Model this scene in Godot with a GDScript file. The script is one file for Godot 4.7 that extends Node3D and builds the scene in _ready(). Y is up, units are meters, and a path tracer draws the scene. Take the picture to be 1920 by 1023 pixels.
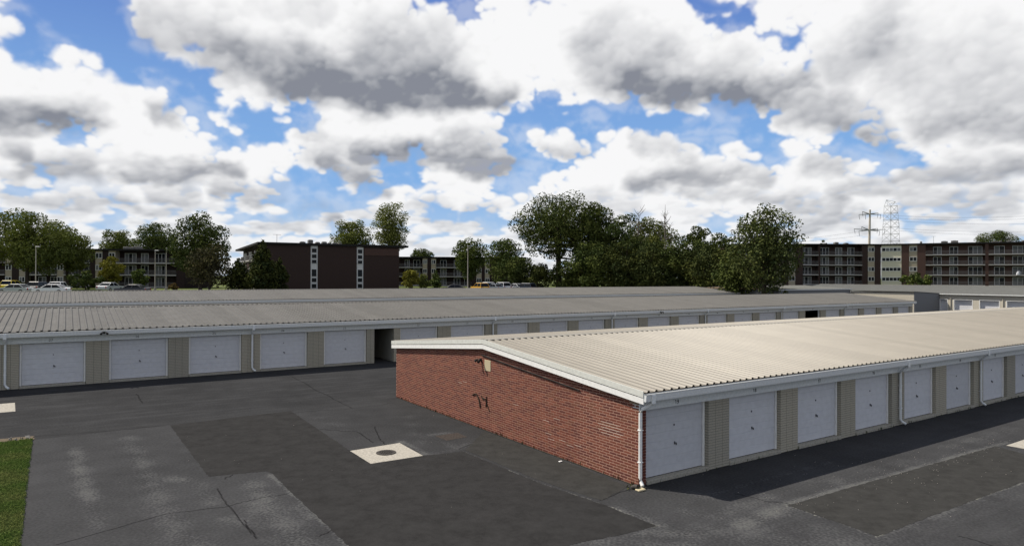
extends Node3D
# A yard of brick storage garages under a sky of broken cumulus.
# World: x runs along the garage fronts, -z runs from the near garage to the far rows, y is up (metres).

const FPX := 1252.516          # focal length in photograph pixels (1920 wide)
const HEAD := 0.981464         # heading measured from +x towards -z
const PITCH := 0.005659
const ROLL := 0.003970
const CAM := Vector3(-13.492, 5.9015, 13.693)
const BAY := 3.649
const DOOR_W := 2.66
const HALF := 8.331            # half width of a garage
const RIB := 0.305

var rng := RandomNumberGenerator.new()
var M := {}
var box_cache := {}
var taken := {}

# ------------------------------------------------------------------ helpers
func flat_point(u: float, v: float, h: float = 0.0) -> Vector3:
	return Vector3(u, h, -v)

func terrain(v: float) -> float:
	var k = [[16.7, 0.0], [23.5, 0.516], [46.0, 0.516], [50.0, 0.95], [72.0, 0.95], [92.0, 3.1]]
	if v <= 16.7: return 0.0
	for i in range(k.size() - 1):
		if v < k[i + 1][0]:
			return lerpf(k[i][1], k[i + 1][1], (v - k[i][0]) / (k[i + 1][0] - k[i][0]))
	return 3.1

func pixel_ray(px: float, py: float) -> Vector3:
	var x := (px - 960.0) / FPX
	var y := -(py - 511.5) / FPX
	var r := x * cos(ROLL) - y * sin(ROLL)
	var w := x * sin(ROLL) + y * cos(ROLL)
	var f := cos(PITCH) - sin(PITCH) * w
	var up := sin(PITCH) + cos(PITCH) * w
	return Vector3(cos(HEAD) * f + sin(HEAD) * r, up, -(sin(HEAD) * f - cos(HEAD) * r))

func on_ground(px: float, py: float) -> Vector3:
	var d := pixel_ray(px, py)
	var h := 0.0
	var p := Vector3.ZERO
	for i in 12:
		p = CAM + d * ((h - CAM.y) / d.y)
		h = terrain(-p.z)
	return p

func far_spot(px: float, depth: float) -> Vector3:          # a spot on the ground at a given distance ahead
	var r := (px - 960.0) / FPX * depth
	var u := CAM.x + cos(HEAD) * depth + sin(HEAD) * r
	var v := -CAM.z + sin(HEAD) * depth - cos(HEAD) * r
	return Vector3(u, terrain(v), -v)

func height_at(px: float, py: float, depth: float) -> float:  # world height seen at a pixel at a given distance
	var d := pixel_ray(px, py)
	var f := d.x * cos(HEAD) - d.z * sin(HEAD)
	return CAM.y + d.y / f * depth

func lin(r: float, g: float, b: float) -> Color:
	return Color(r, g, b).linear_to_srgb()

func numbered(called: String) -> String:
	if not taken.has(called):
		taken[called] = 0
		return called
	taken[called] += 1
	return "%s_%03d" % [called, taken[called]]

func tag(o: Node, label: String, category: String, group := "", kind := "") -> void:
	if label: o.set_meta("label", label)
	if category: o.set_meta("category", category)
	if group: o.set_meta("group", group)
	if kind: o.set_meta("kind", kind)

func thing(called: String, label: String, category: String, at := Vector3.ZERO, turn := 0.0, group := "") -> Node3D:
	var o := Node3D.new()
	o.name = numbered(called)
	add_child(o)
	o.position = at
	o.rotation.y = turn
	tag(o, label, category, group)
	return o

func put(parent: Node, called: String, mesh: Mesh, mat: Material, at := Vector3.ZERO) -> MeshInstance3D:
	var o := MeshInstance3D.new()
	o.name = called if parent != self else numbered(called)
	o.mesh = mesh
	if mat: o.material_override = mat
	parent.add_child(o, true)
	o.position = at
	return o

func structure(called: String, mesh: Mesh, mat: Material, at := Vector3.ZERO) -> MeshInstance3D:
	var o := put(self, called, mesh, mat, at)
	o.set_meta("kind", "structure")
	return o

func tool_() -> SurfaceTool:
	var st := SurfaceTool.new()
	st.begin(Mesh.PRIMITIVE_TRIANGLES)
	return st

func quad(st: SurfaceTool, a: Vector3, b: Vector3, c: Vector3, d: Vector3) -> void:  # a b c d clockwise seen from the front
	var n := (c - a).cross(b - a).normalized()
	st.set_normal(n)
	for p in [a, b, c, a, c, d]:
		st.add_vertex(p)

func tri(st: SurfaceTool, a: Vector3, b: Vector3, c: Vector3, n: Vector3) -> void:   # wound to face along n
	st.set_normal(n)
	st.add_vertex(a)
	if (c - a).cross(b - a).dot(n) >= 0.0:
		st.add_vertex(b); st.add_vertex(c)
	else:
		st.add_vertex(c); st.add_vertex(b)

func bx(st: SurfaceTool, c: Vector3, s: Vector3) -> void:
	var h := s * 0.5
	var p := []
	for i in 8:
		p.append(c + Vector3(h.x if i & 1 else -h.x, h.y if i & 2 else -h.y, h.z if i & 4 else -h.z))
	quad(st, p[4], p[6], p[7], p[5])
	quad(st, p[1], p[3], p[2], p[0])
	quad(st, p[5], p[7], p[3], p[1])
	quad(st, p[0], p[2], p[6], p[4])
	quad(st, p[6], p[2], p[3], p[7])
	quad(st, p[0], p[4], p[5], p[1])

func bevel_box(s: Vector3, b: float) -> ArrayMesh:      # box with chamfered edges, 44 triangles
	var key := "%.3f_%.3f_%.3f_%.3f" % [s.x, s.y, s.z, b]
	if box_cache.has(key): return box_cache[key]
	var st := tool_()
	var h := s * 0.5
	var g := Vector3(h.x - b, h.y - b, h.z - b)
	for sg in [-1.0, 1.0]:
		var fx := [Vector3(sg * h.x, -g.y, -g.z), Vector3(sg * h.x, g.y, -g.z), Vector3(sg * h.x, g.y, g.z), Vector3(sg * h.x, -g.y, g.z)]
		var fy := [Vector3(-g.x, sg * h.y, -g.z), Vector3(-g.x, sg * h.y, g.z), Vector3(g.x, sg * h.y, g.z), Vector3(g.x, sg * h.y, -g.z)]
		var fz := [Vector3(-g.x, -g.y, sg * h.z), Vector3(g.x, -g.y, sg * h.z), Vector3(g.x, g.y, sg * h.z), Vector3(-g.x, g.y, sg * h.z)]
		for f in [fx, fy, fz]:
			face_out(st, f)
		for sh in [-1.0, 1.0]:
			face_out(st, [Vector3(sg * h.x, sh * g.y, -g.z), Vector3(sg * h.x, sh * g.y, g.z), Vector3(sg * g.x, sh * h.y, g.z), Vector3(sg * g.x, sh * h.y, -g.z)])
			face_out(st, [Vector3(sg * h.x, -g.y, sh * g.z), Vector3(sg * h.x, g.y, sh * g.z), Vector3(sg * g.x, g.y, sh * h.z), Vector3(sg * g.x, -g.y, sh * h.z)])
			face_out(st, [Vector3(-g.x, sg * h.y, sh * g.z), Vector3(g.x, sg * h.y, sh * g.z), Vector3(g.x, sg * g.y, sh * h.z), Vector3(-g.x, sg * g.y, sh * h.z)])
			for sk in [-1.0, 1.0]:
				face_out(st, [Vector3(sg * h.x, sh * g.y, sk * g.z), Vector3(sg * g.x, sh * h.y, sk * g.z), Vector3(sg * g.x, sh * g.y, sk * h.z)])
	var m := st.commit()
	box_cache[key] = m
	return m

func face_out(st: SurfaceTool, f: Array) -> void:        # a convex face round the origin, turned outwards
	var n: Vector3 = (f[2] - f[0]).cross(f[1] - f[0]).normalized()
	var c: Vector3 = (f[0] + f[1] + f[2]) / 3.0
	var q := f.duplicate()
	if n.dot(c) < 0.0:
		q.reverse()
		n = -n
	st.set_normal(n)
	for i in range(1, q.size() - 1):
		st.add_vertex(q[0]); st.add_vertex(q[i]); st.add_vertex(q[i + 1])

func box_mesh(s: Vector3) -> Mesh:
	var key := "b%.3f_%.3f_%.3f" % [s.x, s.y, s.z]
	if box_cache.has(key): return box_cache[key]
	var m := BoxMesh.new()
	m.size = s
	box_cache[key] = m
	return m

func box(parent: Node, called: String, mat: Material, lo: Vector3, hi: Vector3, bevel := 0.0) -> MeshInstance3D:
	var s := (hi - lo).abs()
	var m: Mesh = bevel_box(s, bevel) if bevel > 0.0 else box_mesh(s)
	return put(parent, called, m, mat, (lo + hi) * 0.5)

func tube(st: SurfaceTool, pts: Array, radii: Array, sides := 8, squash := 1.0) -> void:
	var rings := []
	for i in pts.size():
		var d: Vector3 = (pts[mini(i + 1, pts.size() - 1)] - pts[maxi(i - 1, 0)]).normalized()
		var a := d.cross(Vector3.UP if absf(d.y) < 0.95 else Vector3.RIGHT).normalized()
		var b := d.cross(a).normalized()
		var ring := []
		for k in sides:
			var t := TAU * k / sides
			ring.append([pts[i] + (a * cos(t) + b * sin(t) * squash) * radii[i], (a * cos(t) + b * sin(t)).normalized()])
		rings.append(ring)
	for i in range(rings.size() - 1):
		for k in sides:
			var k2 := (k + 1) % sides
			for q in [[rings[i][k], rings[i + 1][k2], rings[i][k2]], [rings[i][k], rings[i + 1][k], rings[i + 1][k2]]]:
				var out: Vector3 = q[0][1] + q[1][1] + q[2][1]
				if (q[2][0] - q[0][0]).cross(q[1][0] - q[0][0]).dot(out) < 0.0: q = [q[0], q[2], q[1]]
				for e in q:
					st.set_normal(e[1])
					st.add_vertex(e[0])
	for e in [0, rings.size() - 1]:
		var dn: Vector3 = (pts[e] - pts[1 if e == 0 else e - 1]).normalized()
		for k in range(1, sides - 1):
			tri(st, rings[e][0][0], rings[e][k][0], rings[e][k + 1][0], dn)

func tube_mesh(pts: Array, radii: Array, sides := 8) -> ArrayMesh:
	var st := tool_()
	tube(st, pts, radii, sides)
	return st.commit()

func sheet(poly: Array, lift: float, uv_scale := 0.0) -> ArrayMesh:   # a flat polygon on the ground
	var st := tool_()
	var flat := PackedVector2Array()
	for p in poly: flat.append(Vector2(p.x, p.z))
	var idx := Geometry2D.triangulate_polygon(flat)
	st.set_normal(Vector3.UP)
	for k in range(0, idx.size(), 3):
		var a: Vector3 = poly[idx[k]]
		var b: Vector3 = poly[idx[k + 1]]
		var c: Vector3 = poly[idx[k + 2]]
		if (c - a).cross(b - a).y < 0.0:
			var t := b; b = c; c = t
		for p in [a, b, c]:
			st.set_normal(Vector3.UP)
			st.add_vertex(p + Vector3(0, lift, 0))
	return st.commit()

# ------------------------------------------------------------------ materials
func noise_tex(freq: float, ramp: Array, seed_: int, octaves := 4, size := 512, gain := 0.5) -> NoiseTexture2D:
	var n := FastNoiseLite.new()
	n.noise_type = FastNoiseLite.TYPE_SIMPLEX_SMOOTH
	n.seed = seed_
	n.frequency = freq
	n.fractal_octaves = octaves
	n.fractal_gain = gain
	var t := NoiseTexture2D.new()
	t.width = size; t.height = size
	t.seamless = true
	t.noise = n
	var g := Gradient.new()
	var off := PackedFloat32Array(); var col := PackedColorArray()
	for e in ramp:
		off.append(e[0]); col.append(e[1])
	g.offsets = off; g.colors = col
	t.color_ramp = g
	return t

func plain(r: float, g: float, b: float, rough := 0.7, metal := 0.0) -> StandardMaterial3D:
	var m := StandardMaterial3D.new()
	m.albedo_color = lin(r, g, b)
	m.roughness = rough
	m.metallic = metal
	m.metallic_specular = 0.25
	m.cull_mode = BaseMaterial3D.CULL_DISABLED
	return m

func grained(r: float, g: float, b: float, rough: float, spread: float, metres: float, seed_: int, freq := 0.02, octaves := 5, gain := 0.5) -> StandardMaterial3D:
	var m := plain(r, g, b, rough)
	var lo := 1.0 - spread
	m.albedo_color = Color.WHITE
	m.albedo_texture = noise_tex(freq, [[0.15, lin(r * lo, g * lo, b * lo)], [0.5, lin(r, g, b)], [0.85, lin(minf(1, r * (1 + spread * 0.8)), minf(1, g * (1 + spread * 0.8)), minf(1, b * (1 + spread * 0.8)))]], seed_, octaves, 1024 if gain > 0.6 else 512, gain)
	m.uv1_triplanar = true
	m.uv1_world_triplanar = true
	m.uv1_scale = Vector3.ONE / metres
	return m

func make_materials() -> void:
	M.white = grained(0.76, 0.76, 0.74, 0.45, 0.06, 1.7, 11)
	M.trim = grained(0.66, 0.68, 0.68, 0.5, 0.08, 1.3, 12)
	M.gutter = grained(0.60, 0.615, 0.61, 0.45, 0.10, 0.9, 13)
	M.flash = grained(0.60, 0.61, 0.57, 0.5, 0.08, 1.9, 14)
	M.door = []
	for k in 3:
		var a: float = [0.53, 0.50, 0.555][k]
		M.door.append(grained(a, a * 1.015, a * 1.06, 0.42, 0.05, 2.3 + k * 0.4, 20 + k))
	M.lock = plain(0.09, 0.09, 0.095, 0.5, 0.3)
	M.digit = plain(0.02, 0.02, 0.022, 0.6)
	M.cream = []
	for k in 3:
		var c: Array = [[0.36, 0.335, 0.27], [0.33, 0.31, 0.255], [0.385, 0.355, 0.285]][k]
		M.cream.append(grained(c[0], c[1], c[2], 0.85, 0.14, 0.8, 30 + k, 0.03))
	M.mortar_cream = grained(0.13, 0.122, 0.105, 0.95, 0.2, 0.5, 36)
	M.brick = []
	var tones := [[0.152, 0.050, 0.034], [0.128, 0.041, 0.030], [0.178, 0.062, 0.041], [0.106, 0.036, 0.029], [0.142, 0.055, 0.036]]
	for k in tones.size():
		M.brick.append(grained(tones[k][0], tones[k][1], tones[k][2], 0.88, 0.22, 0.35, 40 + k, 0.03))
	M.mortar = grained(0.37, 0.222, 0.168, 0.95, 0.25, 0.6, 50)
	M.mortar_pale = grained(0.58, 0.48, 0.40, 0.95, 0.15, 0.4, 51)
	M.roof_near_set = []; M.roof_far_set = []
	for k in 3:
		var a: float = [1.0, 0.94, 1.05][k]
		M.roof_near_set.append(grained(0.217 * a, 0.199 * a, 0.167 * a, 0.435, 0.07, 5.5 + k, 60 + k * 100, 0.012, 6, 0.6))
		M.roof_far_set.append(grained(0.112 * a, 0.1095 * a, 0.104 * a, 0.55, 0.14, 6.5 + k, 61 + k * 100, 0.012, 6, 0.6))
	M.roof_grey = grained(0.135, 0.137, 0.129, 0.65, 0.10, 7.0, 62, 0.012, 5)
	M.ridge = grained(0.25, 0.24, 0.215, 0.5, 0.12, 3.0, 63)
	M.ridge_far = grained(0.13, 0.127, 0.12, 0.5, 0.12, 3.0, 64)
	M.dark = plain(0.025, 0.025, 0.025, 0.8)
	M.wood = plain(0.24, 0.18, 0.125, 0.85)
	M.inside = grained(0.30, 0.29, 0.25, 0.9, 0.12, 1.5, 65)
	M.concrete = grained(0.32, 0.30, 0.26, 0.9, 0.28, 1.6, 70, 0.012, 7, 0.7)
	M.sill = grained(0.30, 0.285, 0.24, 0.9, 0.22, 1.1, 71, 0.02, 6)
	M.iron = grained(0.045, 0.04, 0.036, 0.6, 0.3, 0.4, 72)
	M.siding = grained(0.46, 0.43, 0.36, 0.7, 0.08, 2.0, 73)
	M.block_grey = grained(0.17, 0.175, 0.18, 0.9, 0.12, 2.0, 74)
	M.asphalt = grained(0.05, 0.05, 0.0505, 0.9, 0.3, 3.1, 80, 0.02, 6)
	M.patch_dark = grained(0.0285, 0.0282, 0.0283, 0.93, 0.22, 7.3, 81, 0.008, 8, 0.82)
	M.patch_mid = grained(0.0355, 0.0352, 0.0340, 0.93, 0.22, 6.1, 82, 0.008, 8, 0.82)
	M.patch_brown = grained(0.05, 0.043, 0.039, 0.95, 0.25, 1.0, 83)
	M.crack = plain(0.008, 0.008, 0.008, 0.95)
	M.sand = grained(0.13, 0.12, 0.105, 0.95, 0.5, 0.3, 84, 0.03)
	M.soil = grained(0.10, 0.08, 0.055, 0.95, 0.35, 0.8, 85, 0.03)
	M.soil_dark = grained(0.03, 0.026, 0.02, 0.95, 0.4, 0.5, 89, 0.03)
	M.grass = grained(0.09, 0.12, 0.032, 0.95, 0.45, 1.2, 86, 0.02, 6)
	M.grass_far = grained(0.075, 0.095, 0.022, 0.95, 0.3, 9.0, 87)
	M.stone = grained(0.30, 0.28, 0.25, 0.9, 0.3, 0.3, 88)
	M.far_brick = grained(0.046, 0.031, 0.028, 0.92, 0.35, 2.2, 90, 0.03, 6)
	M.far_brick_red = grained(0.080, 0.049, 0.042, 0.92, 0.3, 2.2, 91, 0.03, 6)
	M.far_brick_deep = grained(0.030, 0.021, 0.020, 0.92, 0.3, 2.2, 95, 0.03, 6)
	M.far_panel = grained(0.33, 0.29, 0.225, 0.9, 0.15, 1.8, 92)
	M.far_cream = grained(0.56, 0.535, 0.42, 0.85, 0.08, 2.5, 93)
	M.far_slab = plain(0.38, 0.37, 0.36, 0.8)
	M.far_white = plain(0.52, 0.52, 0.52, 0.6)
	M.far_roof = plain(0.020, 0.019, 0.019, 0.9)
	M.rail = plain(0.16, 0.155, 0.155, 0.6)
	M.curtain = plain(0.14, 0.145, 0.145, 0.5)
	M.glass = plain(0.012, 0.014, 0.017, 0.08)
	M.unit = grained(0.17, 0.165, 0.155, 0.7, 0.15, 0.8, 94)
	M.steel = plain(0.30, 0.31, 0.32, 0.55, 0.3)
	M.pole_pale = plain(0.42, 0.38, 0.34, 0.6)
	M.wire = plain(0.05, 0.05, 0.055, 0.7)
	M.bark = grained(0.055, 0.045, 0.035, 0.95, 0.3, 0.7, 96)
	M.bark_pale = grained(0.17, 0.15, 0.13, 0.95, 0.25, 0.7, 97)
	M.tyre = plain(0.012, 0.012, 0.012, 0.9)
	M.rim = plain(0.35, 0.35, 0.36, 0.35, 0.6)
	M.lamp_red = plain(0.25, 0.01, 0.01, 0.3)
	M.lamp_clear = plain(0.6, 0.6, 0.6, 0.2)
	M.twig = plain(0.035, 0.026, 0.02, 0.95)
	M.plate = grained(0.46, 0.40, 0.27, 0.9, 0.35, 0.3, 98, 0.04)
	M.leaf_ground = plain(0.07, 0.075, 0.02, 0.8)
	for q in ["asphalt", "patch_dark", "patch_mid", "patch_brown", "roof_grey", "ridge", "ridge_far"]:
		M[q].metallic_specular = 0.08
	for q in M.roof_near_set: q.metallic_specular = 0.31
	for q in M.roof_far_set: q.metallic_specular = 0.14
	M.tent = plain(0.45, 0.46, 0.50, 0.8)

# ------------------------------------------------------------------ sky
func sky_span(field: PackedFloat32Array, w: int, h: int, step: float, az0: float, el1: float, a: Vector2, b: Vector2, r: float, soft: float, power: float, wx: PackedFloat32Array, wy: PackedFloat32Array, mode: int) -> void:
	var reach := r + soft + 1.6
	var x0 := maxi(0, int((minf(a.x, b.x) - reach - az0) / step))
	var x1 := mini(w - 1, int((maxf(a.x, b.x) + reach - az0) / step))
	var y0 := maxi(0, int((el1 - (maxf(a.y, b.y) + reach)) / step))
	var y1 := mini(h - 1, int((el1 - (minf(a.y, b.y) - reach)) / step))
	var ab := b - a
	var l2 := maxf(ab.length_squared(), 1e-6)
	for y in range(y0, y1 + 1):
		var el := el1 - y * step
		for x in range(x0, x1 + 1):
			var i := y * w + x
			var p := Vector2(az0 + x * step + wx[i], el + wy[i])
			var t := clampf((p - a).dot(ab) / l2, 0.0, 1.0)
			var q := p - (a + ab * t)
			if mode == 1: q.y *= 1.5 if q.y < 0.0 else 0.75        # flat bases, ragged tops
			var d := q.length()
			if mode == 0:
				field[i] = maxf(field[i], r - d)
			else:
				var s := power * (1.0 - smoothstep(r * 0.25, r + soft, d))
				field[i] = maxf(field[i], s) + 0.25 * minf(field[i], s)

func noise_bytes(w: int, h: int, seed_: int, freq: float, octaves: int, stretch: float) -> PackedByteArray:
	var n := FastNoiseLite.new()
	n.seed = seed_
	n.noise_type = FastNoiseLite.TYPE_SIMPLEX_SMOOTH
	n.frequency = freq
	n.fractal_octaves = octaves
	var im := n.get_image(w, int(h * stretch) if stretch > 1.0 else h, false, false, false)
	im.convert(Image.FORMAT_L8)
	if stretch != 1.0: im.resize(w, h, Image.INTERPOLATE_CUBIC)
	return im.get_data()

func noise_field(w: int, h: int, seed_: int, freq: float, octaves: int, stretch: float, billow := false) -> PackedFloat32Array:
	var n := FastNoiseLite.new()
	n.seed = seed_
	n.noise_type = FastNoiseLite.TYPE_SIMPLEX_SMOOTH
	n.frequency = freq
	n.fractal_octaves = octaves
	if billow:
		n.fractal_type = FastNoiseLite.FRACTAL_RIDGED
		n.fractal_gain = 0.42
	var im := n.get_image(w, int(h * stretch), false, false, false)
	im.convert(Image.FORMAT_L8)
	if stretch != 1.0: im.resize(w, h, Image.INTERPOLATE_CUBIC)
	var d := im.get_data()
	var out := PackedFloat32Array()
	out.resize(w * h)
	for i in w * h: out[i] = d[i] / 127.5 - 1.0
	return out

func air(el: float) -> Vector3:
	var t := clampf(el / 26.0, 0.0, 1.0)
	var low := Vector3(0.50, 0.66, 0.84)
	var mid := Vector3(0.23, 0.44, 0.79)
	var top := Vector3(0.115, 0.22, 0.58)
	return low.lerp(mid, smoothstep(0.0, 0.35, t)).lerp(top, smoothstep(0.3, 1.0, t))

func to_sky(px: float, py: float) -> Vector2:               # azimuth from the heading and elevation, degrees
	var d := pixel_ray(px, py).normalized()
	var az := rad_to_deg(atan2(d.x, -d.z)) - rad_to_deg(PI / 2 - HEAD)
	return Vector2(az, rad_to_deg(asin(d.y)))

func build_sky() -> Sky:
	# the whole sky: broken cumulus everywhere
	var cw := 768
	var ch := 384
	var big := Image.create(cw, ch, false, Image.FORMAT_RGB8)
	var n1 := FastNoiseLite.new(); n1.seed = 5; n1.frequency = 1.1; n1.fractal_octaves = 5
	var n2 := FastNoiseLite.new(); n2.seed = 9; n2.frequency = 1.3; n2.fractal_octaves = 4
	for y in ch:
		var el := 90.0 - (y + 0.5) * 180.0 / ch
		for x in cw:
			if el < -2.0:
				big.set_pixel(x, y, Color(0.42, 0.43, 0.42))
				continue
			var az := (x + 0.5) / cw * TAU
			var e := deg_to_rad(maxf(el, 0.0))
			var c := Vector3(sin(az) * cos(e), 0, -cos(az) * cos(e)) * (1.6 / (sin(e) + 0.22))
			var cover := smoothstep(-0.22, -0.04, n1.get_noise_3d(c.x, c.z, 0.0))
			var grey := clampf(smoothstep(-0.25, 0.35, n2.get_noise_3d(c.x, c.z + 0.35, 3.0)) * lerpf(0.7, 1.0, smoothstep(10.0, 50.0, el)), 0.0, 1.0)
			var col := air(el).lerp(Vector3(0.86, 0.865, 0.875).lerp(Vector3(0.30, 0.31, 0.335), grey), cover)
			big.set_pixel(x, y, Color(col.x, col.y, col.z).linear_to_srgb())
	big.resize(4096, 2048, Image.INTERPOLATE_CUBIC)
	# the clouds of the view, placed by direction
	var step := 360.0 / 4096.0
	var az0 := -47.0
	var el1 := 31.0
	var w := int(94.0 / step)
	var h := int(31.5 / step)
	var wx := noise_field(w, h, 21, 0.013, 4, 1.4)
	var wy := noise_field(w, h, 22, 0.014, 4, 1.4)
	for i in w * h:
		wx[i] *= 1.7
		wy[i] *= 1.1
	var hole := PackedFloat32Array(); hole.resize(w * h); hole.fill(-9.0)
	var grey := PackedFloat32Array(); grey.resize(w * h)
	var k := 1.0 / 21.9                                       # photograph pixels to degrees, about
	var blue := [[85, 0, 205, 4, 26], [150, 45, 205, 50, 30], [5, 74, 120, 84, 9], [150, 88, 250, 95, 14], [275, 112, 330, 132, 11], [347, 145, 358, 185, 11], [365, 190, 430, 205, 9], [440, 216, 555, 213, 9], [395, 262, 432, 248, 8], [130, 264, 165, 256, 7],
		[535, 330, 560, 345, 16], [560, 350, 690, 362, 9], [590, 378, 650, 370, 6], [725, 322, 775, 317, 8], [795, 5, 835, 6, 12], [850, 14, 905, 4, 7], [1312, 2, 1368, 8, 14], [1335, 32, 1358, 26, 8], [1005, 0, 1035, -4, 6],
		[942, 235, 962, 262, 7], [1004, 176, 1008, 196, 7], [990, 214, 1110, 208, 11], [1100, 205, 1210, 224, 12], [1220, 218, 1330, 232, 11], [1260, 242, 1400, 262, 8], [1330, 245, 1428, 226, 9], [1408, 268, 1455, 282, 10], [1560, 278, 1640, 286, 8], [1650, 258, 1720, 290, 7], [1640, 226, 1660, 255, 4],
		[968, 302, 1058, 312, 9], [958, 326, 1000, 336, 7], [1092, 268, 1110, 240, 7], [1480, 58, 1503, 80, 3], [1516, 82, 1520, 84, 3], [1476, 104, 1480, 106, 2], [1405, 62, 1425, 76, 4],
		[930, 348, 950, 352, 4], [560, 384, 600, 378, 4], [1320, 412, 1345, 414, 4], [1695, 416, 1730, 420, 5], [190, 404, 215, 410, 5], [50, 344, 66, 346, 3], [440, 386, 470, 390, 4], [900, 398, 930, 402, 4], [820, 395, 840, 400, 3]]
	for b in blue:
		var c0 := to_sky(b[0], b[1]); var c1 := to_sky(b[2], b[3])
		sky_span(hole, w, h, step, az0, el1, c0, c1, b[4] * k * 1.45 + 0.08, 0.0, 1.0, wx, wy, 0)
	var dusk := [[310, 75, 420, 112, 34, 0.5], [410, 110, 540, 158, 26, 0.72], [550, 150, 690, 190, 30, 0.95], [640, 175, 860, 180, 24, 0.95], [700, 125, 830, 150, 40, 0.7], [860, 178, 945, 188, 12, 0.75], [480, 15, 600, 30, 16, 0.25],
		[1130, 125, 1230, 150, 38, 0.55], [1190, 165, 1430, 190, 20, 0.9], [1140, 90, 1160, 160, 30, 0.35], [1430, 185, 1490, 168, 14, 0.65], [1290, 140, 1400, 165, 22, 0.4],
		[0, 228, 160, 235, 12, 0.8], [90, 215, 170, 225, 10, 0.5], [290, 220, 335, 224, 8, 0.6], [0, 280, 42, 286, 7, 0.6], [30, 318, 190, 326, 9, 0.62], [240, 326, 440, 331, 7, 0.72], [360, 340, 420, 345, 6, 0.35],
		[570, 300, 760, 292, 12, 0.35], [700, 296, 940, 312, 14, 0.85], [600, 318, 712, 346, 11, 0.72], [840, 272, 940, 288, 15, 0.5], [560, 255, 600, 262, 9, 0.3], [410, 366, 530, 371, 6, 0.6], [150, 380, 230, 387, 6, 0.55], [280, 360, 360, 366, 6, 0.45],
		[1030, 287, 1085, 286, 8, 0.42], [1190, 348, 1360, 336, 11, 0.62], [1200, 268, 1300, 300, 12, 0.35], [1370, 322, 1445, 336, 8, 0.5], [1520, 326, 1580, 326, 8, 0.5], [1100, 380, 1200, 385, 6, 0.3],
		[1480, 205, 1660, 262, 14, 0.6], [1560, 215, 1650, 245, 20, 0.45], [1560, 135, 1660, 80, 26, 0.5], [1750, 245, 1920, 250, 15, 0.62], [1790, 195, 1930, 185, 30, 0.35], [1730, 95, 1900, 115, 24, 0.28], [1650, 60, 1690, 150, 26, 0.35], [1700, 150, 1780, 200, 26, 0.25],
		[1700, 326, 1920, 322, 9, 0.6], [1430, 382, 1560, 387, 7, 0.55], [1560, 366, 1920, 370, 6, 0.42], [1280, 372, 1420, 364, 7, 0.4], [1600, 348, 1760, 345, 6, 0.35], [1700, 390, 1900, 394, 5, 0.4], [580, 400, 622, 408, 6, 0.6], [880, 392, 915, 398, 5, 0.5], [780, 388, 850, 392, 4, 0.35], [1480, 410, 1600, 414, 5, 0.45], [20, 372, 120, 378, 5, 0.4], [480, 418, 560, 424, 4, 0.4], [200, 395, 330, 398, 4, 0.35], [1500, 432, 1640, 436, 4, 0.4], [1720, 432, 1860, 436, 4, 0.35], [800, 425, 900, 430, 4, 0.35], [640, 395, 700, 398, 4, 0.3]]
	for b in dusk:
		var c0 := to_sky(b[0], b[1]); var c1 := to_sky(b[2], b[3])
		sky_span(grey, w, h, step, az0, el1, c0, c1, b[4] * k, b[4] * k * 1.25 + 0.5, b[5], wx, wy, 1)
	var edge := noise_field(w, h, 23, 0.06, 4, 1.2)
	var soft := noise_field(w, h, 26, 0.014, 3, 1.6)
	var band := noise_field(w, h, 25, 0.0125, 4, 3.4)
	# heaps of rounded billows, small ones far and low, large ones near and high
	var cover := PackedFloat32Array(); cover.resize(w * h)
	var lump := PackedFloat32Array(); lump.resize(w * h); lump.fill(0.5)
	var fluff := PackedFloat32Array(); fluff.resize(w * h); fluff.fill(0.5)
	var dice := RandomNumberGenerator.new(); dice.seed = 404
	for layer in 2:
		var field := lump if layer == 0 else fluff
		var heap := []
		for n in (2600 if layer == 0 else 11000):
			var t := dice.randf()
			var el := lerpf(0.2, 33.0, t * t * 0.55 + t * 0.45)
			var near := smoothstep(1.0, 24.0, el)
			var rad := lerpf(0.62, 2.1, near) * dice.randf_range(0.6, 1.5) * (1.0 if layer == 0 else 0.36)
			heap.append([el, dice.randf_range(az0, -az0), rad])
		heap.sort_custom(func(p, q): return p[0] > q[0])
		for c in heap:
			var rx: float = c[2] * lerpf(2.3, 1.15, smoothstep(1.0, 13.0, c[0])) / step
			var ry: float = c[2] * lerpf(0.6, 0.88, smoothstep(1.0, 10.0, c[0])) / step
			var cx: float = (c[1] - az0) / step
			var cy: float = (el1 - c[0]) / step
			var ci := clampi(int(cy), 0, h - 1) * w + clampi(int(cx), 0, w - 1)
			if layer == 0 and hole[ci] > -c[2] * 0.62: continue
			if layer == 1 and cover[ci] < 0.25: continue
			if layer == 0 and c[0] < 9.0 and band[ci] < -0.26 - 0.05 * c[0]: continue
			for y in range(maxi(0, int(cy - ry)), mini(h - 1, int(cy + ry)) + 1):
				var dy := (cy - y) / ry
				for x in range(maxi(0, int(cx - rx)), mini(w - 1, int(cx + rx)) + 1):
					var i := y * w + x
					var dx := (x - cx) / rx
					var d := sqrt(dx * dx + dy * dy) * (1.0 + 0.30 * edge[i] + 0.12 * soft[i])
					if d >= 1.0: continue
					var a := smoothstep(1.0, 0.45, d)
					var s := 0.42 - 0.30 * dx + 0.55 * dy + 0.22 * sqrt(1.0 - d * d)
					field[i] = lerpf(field[i], s, a)
					cover[i] = maxf(cover[i], a)
	var region := Image.create(w, h, false, Image.FORMAT_RGB8)
	var head_deg := rad_to_deg(PI / 2 - HEAD)
	var gx0 := int(roundf((head_deg + az0 + 360.0) / step)) % 4096
	var gy0 := int(roundf((90.0 - el1) / step))
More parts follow.
